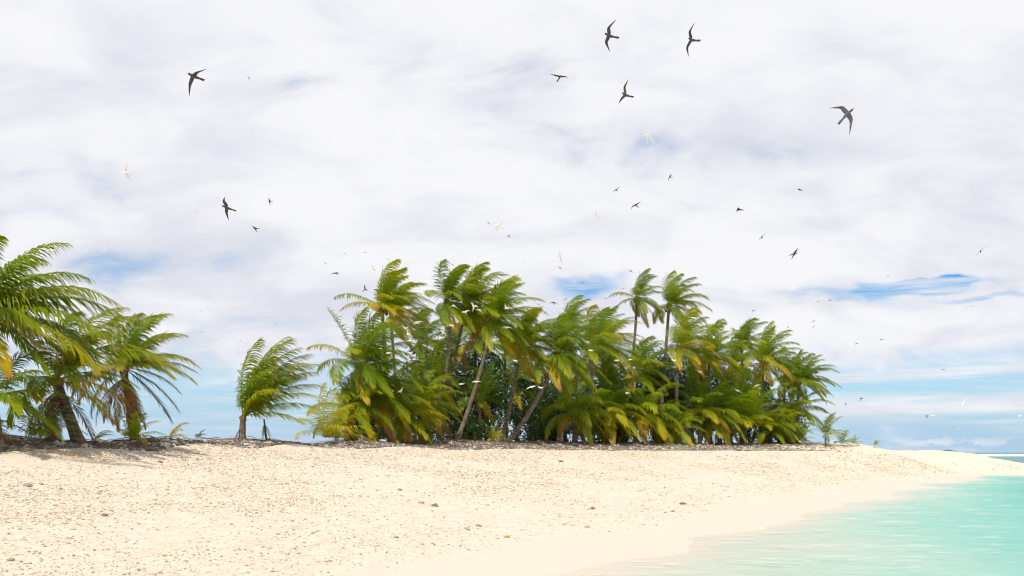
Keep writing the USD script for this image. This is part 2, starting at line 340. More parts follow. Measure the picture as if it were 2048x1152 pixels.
shrubm_g = Graph(); _p = shrubm_g.add('geometry', 'position'); _n = shrubm_g.noise(_p, .9, 3, .6); _r = shrubm_g.add('geometry', 'random_per_island')
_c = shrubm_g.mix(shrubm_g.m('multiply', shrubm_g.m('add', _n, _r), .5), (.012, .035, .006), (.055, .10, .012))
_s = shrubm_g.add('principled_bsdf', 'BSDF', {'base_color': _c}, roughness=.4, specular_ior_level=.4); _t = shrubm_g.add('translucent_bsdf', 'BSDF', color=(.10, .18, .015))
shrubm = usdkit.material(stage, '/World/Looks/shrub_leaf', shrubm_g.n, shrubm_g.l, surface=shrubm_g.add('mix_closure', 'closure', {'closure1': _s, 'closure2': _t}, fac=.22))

WIND = unit([1.0, -.10, .0])
def frond(base, az, el, L, rng, wind=.8, droop=.9, tone=.35, tip=.12, n=46, leaf=.25, hang=.9, width=.06, twist=0.0):
    """One pinnate leaf: an arching midrib that gravity and the wind bend, with two rows of hanging leaflets."""
    N = 15; ds = 1.0 / N
    d = np.array([math.sin(az) * math.cos(el), math.cos(az) * math.cos(el), math.sin(el)])
    S = np.array([math.cos(az), -math.sin(az), 0.0]); pts, ds_, Ss = [np.array(base, float)], [d], [S]
    for k in range(N):
        t = (k + .5) / N
        push = WIND * wind * (.25 + 1.5 * t) * (1 - .75 * max(0, d @ WIND)) + np.array([0, 0, -1.0]) * droop * (.25 + 1.35 * t)
        d = unit(d + ds * push); S = unit(S - d * (S @ d)); pts.append(pts[-1] + d * L * ds); ds_.append(d); Ss.append(S)
    pts, dd, SS = np.array(pts), np.array(ds_), np.array(Ss)
    r = .0095 * L ** .8 * np.linspace(1.15, .18, N + 1); r[0] *= 1.5
    rv, rf = tube(pts, r, 4, cap=False)
    rt = np.full(len(rv), min(.97, max(tone + .10, .5) if tone < .62 else tone))
    ts = np.repeat(np.linspace(.13, .995, n) , 2) + rng.normal(0, .004, 2 * n); ts = np.clip(ts, .1, 1)
    sg = np.tile([1.0, -1.0], n)
    f = ts * N; i = np.minimum(f.astype(int), N - 1); w = (f - i)[:, None]
    P = pts[i] * (1 - w) + pts[i + 1] * w; D = unit(dd[i] * (1 - w) + dd[i + 1] * w); Sx = unit(SS[i] * (1 - w) + SS[i + 1] * w)
    Nn = np.cross(Sx, D)
    ll = L * leaf * np.interp(ts, [.1, .22, .45, .75, .93, 1], [.55, .9, 1, .82, .55, .4]) * rng.uniform(.85, 1.1, 2 * n)
    phi = np.interp(ts, [.1, .5, 1], [.35, .7, 1.2]) + rng.normal(0, .09, 2 * n)
    u = unit(Sx * (sg * np.cos(phi))[:, None] + D * np.sin(phi)[:, None] + Nn * (.22 + rng.normal(0, .10, 2 * n))[:, None])
    gr = np.array([0, 0, -1.0]) * hang + WIND * wind * .55
    flut = rng.normal(0, .10, (2 * n, 3))
    a = P; u1 = unit(u + (gr * .28 + flut * .5)); b = a + u1 * (ll * .34)[:, None]
    u2 = unit(u1 + gr * .62 + flut); c = b + u2 * (ll * .36)[:, None]
    u3 = unit(u2 + gr * .75 + flut); e = c + u3 * (ll * .30)[:, None]
    wd = unit(np.cross(u1, Nn + .001) + flut * .6); hw = (width * .5 * rng.uniform(.8, 1.15, 2 * n) * (L / 4.5) ** .5)[:, None]
    V = np.stack([a - wd * hw * .45, a + wd * hw * .45, b - wd * hw, b + wd * hw, c - wd * hw * .8, c + wd * hw * .8, e], 1).reshape(-1, 3)
    F = np.array([[0, 1, 3], [0, 3, 2], [2, 3, 5], [2, 5, 4], [4, 5, 6]])
    F = (F[None] + (np.arange(2 * n) * 7)[:, None, None]).reshape(-1, 3)
    base_t = tone + rng.normal(0, .035, 2 * n) + tip * np.clip((ts - .6) / .4, 0, 1)
    T = (base_t[:, None] + np.array([0, 0, 0, 0, .03, .03, .11])[None]).ravel()
    return (np.vstack([rv, V]), np.vstack([rf, F + len(rv)])), np.clip(np.concatenate([rt, T]), 0, 1)

def trunk_path(base, crown, bow, n=26):
    base, crown = np.asarray(base, float), np.asarray(crown, float); t = np.linspace(0, 1, n)[:, None]
    mid = base * .5 + crown * .5 + np.array(bow)
    return base * (1 - t) ** 2 + mid * 2 * t * (1 - t) + crown * t ** 2
def palm(name, label, crown, base, D, L, seed, n=20, el=(82, -28), wind=.85, droop=1.35, tone=.36, r=.15, bow=(0, 0, 0), yellow=2, dead=0, nuts=0, group='coconut palms of the island grove', dy=0.0, cat='palm tree', leafn=64, extra=(), azs=None, foot=1.9, hang=.85, fibre=True, width=.056):
    """crown, base: rows and columns in the photograph's plane at distance D; the foot is then set on the ground."""
    rng = np.random.default_rng(seed)
    bx, by = (base[0] - 1024) / FP * D, D + dy
    b = np.array([bx, by, ground1(bx, by) - .12]); c = at(crown[0], crown[1], D)
    t = thing(name, label, cat, b, group=group)
    b0, c0 = np.zeros(3), c - b
    if group == YOUNG: c0 = np.array([0, 0, .22 + .05 * L + (.7 if r > .08 else 0)])
    H = np.linalg.norm(c0)
    if H > .5:
        k = max(10, int(H * 5)); pts = trunk_path(b0, c0, bow, k); s = np.linspace(0, 1, k)
        rad = r * (np.interp(s, [0, .04, .12, .3, 1], [foot, 1.5, 1.15, 1.0, .78])) * (1 + .05 * (np.arange(k) % 2)) * rng.uniform(.96, 1.04, k)
        put('trunk', tube(pts, rad, 9), barkm, t)
        d_top = unit(pts[-1] - pts[-3])
    else: d_top = np.array([0, 0, 1.0])
    if fibre:
        q = np.linspace(-.35, .42, 7); hs = .5 + .5 * min(1, H / 6)
        fv, ff = tube(np.array([c0 + d_top * a * hs for a in q]), r * np.array([.85, 1.25, 1.6, 1.75, 1.5, 1.0, .3]) * hs, 8)
        fv = fv + (meshkit.noise(fv * 14, seed)[:, None] - .5) * .10
        put('crown_sheath', (fv, ff), fibrem, t)
    ga = 2.39996; off = rng.uniform(0, 6.28)
    lead = c0 + d_top * .12
    for i in range(n):
        q = (i + .5) / n
        e = math.radians(el[0] + (el[1] - el[0]) * q ** .9 + rng.normal(0, 5)); a = off + i * ga + rng.normal(0, .15)
        if azs: a = math.radians(rng.uniform(*azs))
        if not azs: da = (a - 1.66 + math.pi) % (2 * math.pi) - math.pi; a = 1.66 + da * (1 - .34 * min(wind, 1.1)); e += max(0, abs(da) - 1.9) * .35 * wind
        ln = L * rng.uniform(.88, 1.08) * np.interp(q, [0, .2, .7, 1], [.82, 1, 1, .88])
        tn = tone + .10 * (q - .5) + rng.normal(0, .05)
        if i >= n - yellow: tn = rng.uniform(.52, .66)
        m, T = frond(lead + unit(np.array([math.sin(a), math.cos(a), 0])) * r * .6, a, e, ln, rng, wind * rng.uniform(.8, 1.2), droop * rng.uniform(.8, 1.2), tn, tip=.10 + .12 * q, n=leafn, hang=hang, width=width)
        put('frond', m, leafm, t, tone=T)
    for (a, e, ln, tn) in extra:                     # single leaves seen clearly in the photograph: azimuth, elevation, length, age
        m, T = frond(lead, math.radians(a), math.radians(e), ln, rng, wind * .75, droop, tn, n=leafn, hang=hang, width=width)
        p = put('frond', m, leafm, t, tone=T)
        if tn > .9: p.SetCustomDataByKey('label', 'withered brown hanging frond')
    for i in range(dead):
        a = rng.uniform(0, 6.28)
        m, T = frond(c0 - d_top * .25, a, math.radians(rng.uniform(-60, -25)), L * rng.uniform(.6, .9), rng, wind * .5, 2.0, rng.uniform(.82, .98), n=max(14, int(leafn * .75)), hang=.7, leaf=.18, width=.042)
        put('frond', m, leafm, t, tone=T).SetCustomDataByKey('label', 'withered brown hanging frond')
    for i in range(nuts):
        a = rng.uniform(0, 6.28); m = trimesh.creation.icosphere(1, .13); v = np.array(m.vertices) * [1, 1, 1.25] + c0 + np.array([math.sin(a) * (r + .16), math.cos(a) * (r + .16), rng.uniform(-.5, .0)])
        put('coconut', (v, m.faces), nutm, t, smooth=True)
    return t

LEFT, GROVE, YOUNG = 'wind-bent coconut palms at the left', 'coconut palms of the island grove', 'young stemless palms at the edge of the bank'
Z = dict
# left group, near the camera
palm('coconut_palm', 'nearest big palm leaning in from the left edge, its crown cut off by the frame', (-42, 640), (-75, 868), 26.5, 3.2, 1, n=20, r=.2, wind=.95, tone=.30, dead=2, group=LEFT, leafn=62, width=.056, hang=1.15, extra=[(80, 68, 3.5, .34), (85, 48, 3.6, .36), (75, 28, 4.4, .36), (95, 16, 4.3, .34), (100, 2, 4.2, .42), (88, 34, 4.3, .33)])
palm('coconut_palm', 'stocky palm with swollen grey base second from the left, withered fronds beneath its crown', (113, 765), (163, 868), 29.5, 2.9, 2, n=12, el=(84, -10), r=.19, wind=.9, tone=.30, dead=8, group=LEFT, leafn=60, width=.054, foot=1.7, extra=[(88, 62, 3.7, .36), (92, 70, 3.5, .33), (80, 48, 3.2, .30), (-75, -6, 2.6, .33), (250, 10, 2.4, .32), (88, 38, 3.9, .31)])
palm('coconut_palm', 'third palm from the left, bright bushy crown over a skirt of rust-brown fronds', (248, 742), (272, 872), 33.5, 2.6, 3, n=15, el=(84, -5), r=.15, wind=.95, tone=.34, dead=9, group=LEFT, leafn=60, width=.054, extra=[(85, 30, 2.9, .42), (90, 55, 2.8, .40), (82, 75, 2.8, .34), (94, 16, 2.9, .33), (85, -35, 2.6, .95), (75, -20, 2.5, .88), (260, -30, 2.2, .84), (230, -10, 2.3, .80), (275, 5, 2.4, .78)])
palm('coconut_palm', 'low half-hidden palm at the left edge with dead fronds sweeping to the ground', (-18, 800), (-8, 872), 26.0, 2.5, 4, n=9, el=(60, -30), r=.22, tone=.32, dead=7, yellow=0, group=LEFT, leafn=50)
palm('coconut_palm', 'lone windswept palm standing by itself on the bank left of the grove', (486, 838), (484, 878), 42.5, 3.8, 5, n=7, el=(84, 45), r=.17, wind=1.05, droop=.95, tone=.34, yellow=0, dead=1, group=LEFT, leafn=66, width=.052, hang=1.0, azs=(20, 150), extra=[(85, 72, 4.3, .30), (95, 60, 4.1, .33), (80, 82, 4.4, .27), (-60, 80, 3.9, .40), (90, 38, 3.6, .38), (84, 28, 3.5, .40), (100, 14, 3.1, .34), (70, 58, 4.4, .30), (110, 76, 4.5, .28), (92, 52, 4.2, .29), (70, 66, 4.4, .26)])
palm('dead_palm', 'withered little palm stump with one brown drooping leaf beside the lone palm', (528, 838), (534, 877), 43.0, .85, 6, n=0, r=.05, dead=4, group='', fibre=False, leafn=24, yellow=0)

# the grove: tall crowns against the sky, left to right
palm('coconut_palm', 'palm at the grove\'s left front, dense upright dark crown above a brown trunk base', (722, 735), (708, 878), 57.5, 4.4, 11, n=22, r=.22, wind=.8, tone=.27, dead=3, extra=[(-80, 40, 4.0, .42), (-85, 62, 4.2, .36), (-70, 25, 3.6, .45)])
palm('coconut_palm', 'tall palm with a rounded fan crown swept right, highest at the grove\'s left end', (764, 618), (782, 880), 62.0, 3.6, 12, n=22, el=(86, -20), r=.15, wind=1.15, droop=1.2, tone=.40, nuts=6, extra=[(-82, 32, 3.6, .42), (-95, 20, 3.0, .5), (90, 30, 3.8, .42), (85, 55, 3.6, .40)])
palm('coconut_palm', 'slim palm just right of the rounded fan crown, its thin stem showing beneath', (782, 640), (800, 880), 66.0, 3.6, 13, n=12, r=.12, wind=1.0, tone=.33)
palm('coconut_palm', 'tall palm with tattered upright fronds on a trunk curving out to the left', (893, 605), (838, 880), 66.0, 3.8, 14, n=26, el=(84, -48), r=.13, wind=.95, tone=.33, bow=(1.9, 0, 0), nuts=4)
palm('coconut_palm', 'tallest central palm, fronds streaming right, pale straight stem', (935, 607), (882, 880), 68.0, 3.8, 15, n=27, el=(84, -48), r=.13, wind=1.1, tone=.38, bow=(-.4, 0, 0))
palm('coconut_palm', 'tall palm with a long brown hanging frond and a slanting bare trunk', (985, 642), (912, 876), 66.0, 4.0, 16, n=26, el=(84, -48), r=.14, wind=1.05, tone=.32, bow=(.4, 0, 0), extra=[(-70, -25, 4.6, .86), (92, 35, 4.2, .42)])
palm('coconut_palm', 'yellow-green palm on a leaning stem between the slanting trunk and the coconut cluster', (1042, 690), (1000, 878), 70.0, 4.1, 17, n=26, el=(84, -45), r=.15, wind=1.05, tone=.40, bow=(.3, 0, 0))
palm('coconut_palm', 'palm with a dark coconut cluster on a trunk leaning strongly right', (1112, 712), (1010, 872), 69.0, 4.4, 18, n=27, el=(84, -45), r=.16, wind=.75, tone=.27, bow=(.7, 0, -.4), nuts=10)
palm('coconut_palm', 'broad palm right of the coconut cluster with light wind-combed fronds', (1182, 695), (1185, 882), 76.0, 4.7, 19, n=22, r=.17, wind=.95, tone=.36)
palm('coconut_palm', 'thin tall palm on a bare curved pale stem rising clear of the grove', (1273, 598), (1228, 884), 86.0, 3.4, 20, n=15, el=(84, -38), r=.15, wind=.9, tone=.34, bow=(1.0, 0, 0), nuts=4, extra=[(-80, 30, 2.8, .45), (-85, 0, 2.6, .42)])
palm('coconut_palm', 'highest palm of the right half, open crown with fronds stepped to its right', (1338, 612), (1318, 884), 86.0, 4.1, 21, n=18, el=(86, -30), r=.17, wind=.85, tone=.33, nuts=6, extra=[(90, 60, 3.8, .36), (88, 38, 4.0, .36), (92, 20, 4.2, .40)])
palm('coconut_palm', 'full bright palm directly below the highest palm of the right half', (1356, 698), (1350, 886), 81.0, 4.6, 22, n=24, r=.17, wind=1.0, tone=.40)
palm('coconut_palm', 'palm with hanging yellow stalks between the full bright palm and the right end', (1418, 715), (1420, 888), 85.0, 3.9, 23, n=22, r=.16, wind=.8, tone=.36, yellow=5)
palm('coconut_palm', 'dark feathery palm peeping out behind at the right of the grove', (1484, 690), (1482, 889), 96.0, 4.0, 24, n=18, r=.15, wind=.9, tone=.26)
palm('coconut_palm', 'well-shaped palm with a starry open crown at the grove\'s right', (1527, 722), (1522, 889), 88.5, 4.2, 25, n=22, r=.16, wind=.65, tone=.35, yellow=4)
palm('coconut_palm', 'last tall palm at the grove\'s right end, fronds reaching out over the beach', (1598, 765), (1592, 890), 92.0, 4.0, 26, n=24, r=.18, wind=.55, tone=.29, extra=[(85, 30, 3.4, .34), (80, 50, 3.4, .36), (90, 5, 3.4, .36), (85, 65, 3.6, .32)])
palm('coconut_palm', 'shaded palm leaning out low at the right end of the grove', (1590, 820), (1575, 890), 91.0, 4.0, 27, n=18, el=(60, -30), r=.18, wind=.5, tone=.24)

# the grove: lower crowns in front, left to right
palm('coconut_palm', 'low front palm with round bushy crown at the grove\'s left, yellow lower fronds', (748, 798), (738, 882), 58.5, 4.1, 31, n=24, el=(80, -35), r=.2, tone=.33, yellow=5, wind=.7, dead=2)
palm('coconut_palm', 'low palm with arching light fronds in front of the curved trunk', (838, 810), (842, 884), 63.0, 3.6, 32, n=18, el=(78, -30), r=.17, tone=.35, wind=.75)
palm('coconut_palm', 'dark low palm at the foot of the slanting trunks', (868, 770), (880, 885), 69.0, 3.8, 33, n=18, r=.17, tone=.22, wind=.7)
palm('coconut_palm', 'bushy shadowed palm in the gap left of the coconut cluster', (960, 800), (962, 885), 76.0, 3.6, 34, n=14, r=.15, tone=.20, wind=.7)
palm('coconut_palm', 'wide-spreading low palm at the centre front, fronds curling down to the rubble', (1148, 828), (1150, 884), 73.5, 4.5, 35, n=22, el=(70, -25), r=.2, tone=.33, wind=.45, droop=1.7, yellow=4, hang=1.1)
palm('coconut_palm', 'palm behind the wide-spreading low palm, dark glossy fronds', (1212, 775), (1215, 885), 79.0, 4.2, 36, n=20, r=.18, tone=.26, wind=.6, droop=1.1)
palm('coconut_palm', 'low front palm with a short brown stem and a long yellow frond to the ground', (1288, 830), (1290, 886), 78.5, 4.3, 37, n=22, el=(72, -30), r=.2, tone=.33, wind=.4, droop=1.7, yellow=6, hang=1.1)
palm('coconut_palm', 'dense palm filling the middle of the right half above the low front palms', (1275, 745), (1270, 886), 85.0, 4.5, 38, n=22, r=.17, tone=.32, wind=.8)
palm('coconut_palm', 'low drooping palm between the long yellow frond and the upright young palm', (1398, 820), (1400, 887), 82.0, 4.2, 39, n=20, el=(72, -28), r=.18, tone=.28, wind=.45, droop=1.15, hang=.7)
palm('coconut_palm', 'upright shuttlecock-shaped palm without visible stem at the right front', (1490, 850), (1490, 888), 85.5, 4.9, 40, n=22, el=(86, 5), r=.2, tone=.30, wind=.35, droop=1.05, yellow=2, hang=.6, extra=[(90, 12, 4.0, .60), (85, 5, 3.9, .72), (95, 18, 3.8, .55), (-90, 20, 3.6, .5)])
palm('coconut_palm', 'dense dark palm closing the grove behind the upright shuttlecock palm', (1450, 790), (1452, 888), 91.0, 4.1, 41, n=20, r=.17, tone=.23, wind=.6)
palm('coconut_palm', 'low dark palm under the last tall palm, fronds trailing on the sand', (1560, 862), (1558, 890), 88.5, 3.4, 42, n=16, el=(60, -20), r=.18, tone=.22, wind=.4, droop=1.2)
for k, (lab, cx, cy, bx, D, L, tn) in enumerate([
    ('low palm filling the front of the grove beneath the fan-crowned palm', 800, 838, 802, 60.0, 3.4, .38),
    ('low front palm between the wide-spreading one and the long yellow frond', 1218, 822, 1220, 76.5, 4.2, .34),
    ('low palm with shaggy fronds right of the long yellow frond', 1345, 860, 1345, 79.5, 3.3, .36), ('low palm in front of the yellow-stalked palm', 1440, 832, 1440, 83.5, 3.8, .30), ('low palm right of the shuttlecock palm', 1542, 860, 1540, 86.5, 3.3, .36),
    ('bushy low palm at the left front corner of the grove', 700, 820, 700, 56.5, 3.3, .36), ]):
    palm('coconut_palm', lab, (cx, cy), (bx, 884), D, L, 80 + k, n=22, el=(76, -42), r=.2, tone=tn, wind=.55, droop=1.5, hang=1.0, yellow=3)
# behind, closing the gaps
palm('coconut_palm', 'far palm glimpsed between the rounded fan crown and the tattered crown', (838, 690), (850, 884), 78.0, 4.0, 51, n=18, r=.15, tone=.26)
palm('coconut_palm', 'far palm glimpsed behind the tallest central palm', (950, 690), (955, 884), 80.0, 4.1, 52, n=18, r=.15, tone=.22)
palm('coconut_palm', 'far palm behind the coconut cluster palm, crown high against the sky', (1128, 668), (1130, 884), 84.0, 4.3, 53, n=20, r=.15, tone=.30, wind=1.0)
palm('coconut_palm', 'far palm with feathery top between the broad palm and the thin tall palm', (1205, 690), (1208, 884), 92.0, 4.2, 54, n=18, r=.15, tone=.30, wind=1.0)
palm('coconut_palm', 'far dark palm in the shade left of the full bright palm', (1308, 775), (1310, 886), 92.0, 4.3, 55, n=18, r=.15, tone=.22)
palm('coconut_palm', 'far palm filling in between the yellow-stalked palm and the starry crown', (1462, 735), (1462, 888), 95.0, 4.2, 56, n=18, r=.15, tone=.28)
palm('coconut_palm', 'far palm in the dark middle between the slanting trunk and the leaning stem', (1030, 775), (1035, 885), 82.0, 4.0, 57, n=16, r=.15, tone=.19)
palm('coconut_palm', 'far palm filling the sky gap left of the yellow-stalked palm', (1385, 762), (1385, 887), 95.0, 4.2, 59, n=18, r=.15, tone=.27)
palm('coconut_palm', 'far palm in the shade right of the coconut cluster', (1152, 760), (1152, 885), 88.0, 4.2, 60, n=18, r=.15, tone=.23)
palm('coconut_palm', 'far palm glimpsed between the tattered crown and the slanting trunk', (902, 705), (900, 884), 84.0, 4.2, 101, n=18, r=.14, tone=.24)
palm('coconut_palm', 'far palm behind the leaning stem, its crown filling the canopy gap', (1010, 712), (1014, 884), 86.0, 4.3, 102, n=18, r=.14, tone=.26)
palm('coconut_palm', 'far palm between the well-shaped starry crown and the last tall palm', (1570, 755), (1566, 889), 97.0, 4.3, 58, n=18, r=.15, tone=.27, wind=.7)

# young stemless palms along the bank
yl = Z(n=9, el=(80, 10), r=.06, dead=0, wind=.6, cat='young palm', group=YOUNG, leafn=26, fibre=False, yellow=1)
palm('young_palm', 'little dark green palm under the stocky palm\'s left side', (66, 838), (66, 872), 27.5, 1.6, 61, **{**yl, 'tone': .28, 'n': 10})
palm('young_palm', 'single pale sprout beside the foot of the stocky palm', (185, 862), (185, 868), 29.0, .65, 62, **{**yl, 'n': 4, 'tone': .5, 'yellow': 0, 'azs': (40, 130)})
palm('young_palm', 'bushy yellow-green young palm at the foot of the rust-skirted palm', (262, 866), (262, 872), 32.5, 1.25, 63, **{**yl, 'n': 12, 'tone': .45})
palm('young_palm', 'bright yellow seedling with broad bent leaf right of the rust-skirted palm', (338, 866), (338, 873), 33.5, .85, 64, **{**yl, 'n': 5, 'tone': .58, 'azs': (30, 150)})
palm('young_palm', 'tiny green shoot alone on the rubble between the left palms and the lone palm', (394, 872), (394, 876), 36.5, .5, 65, **{**yl, 'n': 4, 'tone': .32, 'yellow': 0})
palm('young_palm', 'yellow-green clump of young fronds leaning left of the grove', (650, 862), (650, 878), 53.0, 3.4, 66, **{**yl, 'n': 17, 'tone': .48, 'el': (78, 5)})
palm('young_palm', 'golden drooping young palm tucked against the grove\'s left front', (690, 866), (690, 879), 56.0, 2.1, 67, **{**yl, 'n': 9, 'tone': .54})
palm('young_palm', 'small green palm before the brown trunk base at the grove\'s left', (672, 868), (672, 879), 54.0, 1.1, 68, **{**yl, 'n': 7, 'tone': .34})
palm('young_palm', 'little sprout on the rubble below the yellow lower fronds', (792, 872), (792, 883), 57.5, 1.1, 69, **{**yl, 'n': 6, 'tone': .45})
palm('young_palm', 'small bright clump on the litter at the foot of the slanting trunk', (988, 878), (988, 885), 66.0, 1.1, 70, **{**yl, 'n': 7, 'tone': .5})
palm('young_palm', 'leafy young palm in the gap right of the slanting trunk\'s foot', (985, 840), (985, 884), 71.0, 2.4, 71, **{**yl, 'n': 11, 'tone': .36})
palm('young_palm', 'small yellow palm in front of the shuttlecock palm\'s left side', (1432, 880), (1432, 888), 84.0, 1.2, 72, **{**yl, 'n': 7, 'tone': .6})
palm('young_palm', 'green clump at the very edge of the rubble under the grove\'s right end', (1600, 882), (1600, 890), 89.0, 1.8, 73, **{**yl, 'n': 9, 'tone': .42})
palm('young_palm', 'upright small palm standing clear of the grove on the right, fronds spread like a hand', (1652, 872), (1651, 891), 89.0, 2.6, 74, **{**yl, 'n': 10, 'tone': .36, 'r': .09, 'leafn': 34, 'yellow': 0})
palm('young_palm', 'lower small palm next to the hand-shaped one, leaning right', (1683, 882), (1683, 891), 89.5, 1.7, 75, **{**yl, 'n': 9, 'tone': .40})
palm('young_palm', 'low tuft between the leaning small palm and the sprout on the crest', (1706, 886), (1706, 891.5), 90.5, 1.0, 76, **{**yl, 'n': 7, 'tone': .40})
palm('young_palm', 'single sprout on the bare sand crest, farthest right of all plants', (1750, 889), (1750, 893), 91.0, .7, 77, **{**yl, 'n': 6, 'tone': .42, 'el': (85, 40)})

# broad-leaved bushes in the shade of the grove
def shrub(label, px, py, D, w, h, seed, n=800, leaf=.30):
    rng = np.random.default_rng(seed); x = (px - 1024) / FP * D; b = np.array([x, D, ground1(x, D) - .1])
    t = thing('shrub', label, 'shrub', b, group='dark bushes under the palms')
    q = rng.normal(0, 1, (n, 3)); q = unit(q) * (rng.uniform(0, 1, n) ** .45)[:, None]; q[:, 2] = np.abs(q[:, 2]) if False else q[:, 2]
    lump = .65 + .7 * meshkit.noise(unit(q) * 2.2 + seed, seed)
    c = q * lump[:, None] * [w / 2, w / 2, h / 2] + [0, 0, h * .52]; c = c[c[:, 2] > .05]; n = len(c)
    d = unit(rng.normal(0, 1, (n, 3)) + [0.5, 0, -.2]); s = unit(np.cross(d, rng.normal(0, 1, (n, 3)))); l = leaf * rng.uniform(.6, 1.2, n)[:, None]
    V = np.stack([c - d * l * .5, c + s * l * .24, c + d * l * .5, c - s * l * .24], 1).reshape(-1, 3); k = np.arange(n) * 4
    put('foliage', (V, np.stack([k, k + 1, k + 2, k + 3], 1)), shrubm, t)
    st = []
    for i in range(5):
        e = np.array([rng.normal(0, w * .2), rng.normal(0, w * .2), h * rng.uniform(.5, .85)]); st.append(tube(np.array([[0, 0, 0], e * [.4, .4, .5], e]), [.07, .05, .02], 5))
    put('stem', join(st), barkm, t)
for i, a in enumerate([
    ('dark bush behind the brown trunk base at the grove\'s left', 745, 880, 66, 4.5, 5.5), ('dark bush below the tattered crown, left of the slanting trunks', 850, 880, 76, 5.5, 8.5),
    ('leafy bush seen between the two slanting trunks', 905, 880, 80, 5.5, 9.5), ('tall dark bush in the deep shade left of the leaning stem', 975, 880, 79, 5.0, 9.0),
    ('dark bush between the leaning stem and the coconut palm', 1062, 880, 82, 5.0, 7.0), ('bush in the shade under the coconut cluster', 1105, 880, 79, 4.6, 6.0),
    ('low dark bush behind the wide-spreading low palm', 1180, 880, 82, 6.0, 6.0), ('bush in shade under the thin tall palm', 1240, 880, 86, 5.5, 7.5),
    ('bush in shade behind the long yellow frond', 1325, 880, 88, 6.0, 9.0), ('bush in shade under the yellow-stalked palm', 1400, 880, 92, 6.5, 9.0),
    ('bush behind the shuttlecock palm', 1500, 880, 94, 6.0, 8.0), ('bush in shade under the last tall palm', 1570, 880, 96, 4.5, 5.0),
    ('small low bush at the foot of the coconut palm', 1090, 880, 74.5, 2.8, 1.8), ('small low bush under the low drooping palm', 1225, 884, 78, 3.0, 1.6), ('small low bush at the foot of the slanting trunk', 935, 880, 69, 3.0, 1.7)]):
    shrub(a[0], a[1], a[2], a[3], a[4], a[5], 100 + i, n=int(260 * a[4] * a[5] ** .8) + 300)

# ------------------------------------------------------------------ coral rubble, pebbles, litter
def stone_mat(name, c, vary=.3): return plain(name, c, .92, 7.0, vary, .15)
rub = [stone_mat('rubble_dark', (.13, .118, .105)), stone_mat('rubble_grey', (.24, .22, .195)), stone_mat('rubble_pale', (.50, .45, .38)), stone_mat('rubble_brown', (.19, .125, .085))]
rng = np.random.default_rng(77)
cpx, cD = np.array([c[0] for c in CREST], float), np.array([c[1] for c in CREST], float)
def scatter_bank(n, lo, hi, power=1.0, pmin=-300, pmax=1760):
    px = rng.uniform(pmin, pmax, n); px = np.where(px > 1560, np.where(rng.uniform(0, 1, n) < ((px - 1540) / 160) ** .5, rng.uniform(pmin, 1560, n), px), px); D = np.interp(px, cpx, cD); f = np.interp(px, [200, 600], [.085, .07])
    q = lo + (hi - lo) * rng.uniform(0, 1, n) ** power
    edge = (meshkit.noise(np.column_stack([px * .012, px * 0, px * 0]), 3) - .5) * .35
    y = D * (1 - f * np.clip(1 - q + edge * (1 - q), -1, 1.2)) + np.clip(q - 1, 0, 9) * 2.5; x = (px - 1024) / FP * y
    return x, y
n = 75000; x, y = scatter_bank(n, -.42, 1.7, 1.0); s = np.exp(rng.normal(-3.15, .45, n)).clip(.02, .14)
idx = rng.choice(8, n, p=[.17, .17, .15, .15, .08, .08, .1, .1])
protos = [stone(300 + k, .55 if k % 2 else .8, 1, 1.1) for k in range(8)]
instancer('coral_rubble', protos, [rub[k // 2] for k in range(8)], np.column_stack([x, y, ground(x, y) + s * .18]), np.column_stack([s, s, s]), rng.uniform(0, 6.28, n), rng.normal(0, .35, n), idx)
# pebbles and coral bits strewn on the open sand
peb = [stone_mat('pebble_white', (.66, .60, .51), .15), stone_mat('pebble_cream', (.52, .44, .33), .2), stone_mat('pebble_tan', (.42, .30, .19), .3), stone_mat('pebble_grey', (.30, .275, .24), .3)]
n = 620000; y = 9 + 85 * rng.uniform(0, 1, n) ** 2.0; px = rng.uniform(-60, 2060, n); x = (px - 1024) / FP * y; zg = ground(x, y)
patch = meshkit.fbm(np.column_stack([x * .28, y * .16, y * 0]), 3, 8)
band = meshkit.fbm(np.column_stack([zg * 5.5 + x * .02, x * .03, y * 0]), 2, 21)
dens = np.clip((zg - .14) / 1.0, .0, 1) * np.clip((patch - .30) * 3.2, .14, 1) * np.clip((band - .25) * 3.0, .5, 1.0)
keep = (rng.uniform(0, 1, n) < dens) & (y < np.interp(px, cpx, cD) * .96); x, y, zg = x[keep], y[keep], zg[keep]; n = len(x)
s = np.exp(rng.normal(-4.85, .48, n)).clip(.004, .019) * (1 + y / 26)
idx = rng.choice(8, n, p=[.20, .20, .17, .17, .075, .075, .055, .055])
instancer('beach_pebbles', [stone(400 + k, .5 if k % 2 else .7, 0 if k % 2 else 1, 1.1) for k in range(8)], [peb[k // 2] for k in range(8)], np.column_stack([x, y, zg + s * .2]), np.column_stack([s * rng.uniform(.8, 1.7, n), s, s]), rng.uniform(0, 6.28, n), rng.normal(0, .3, n), idx)
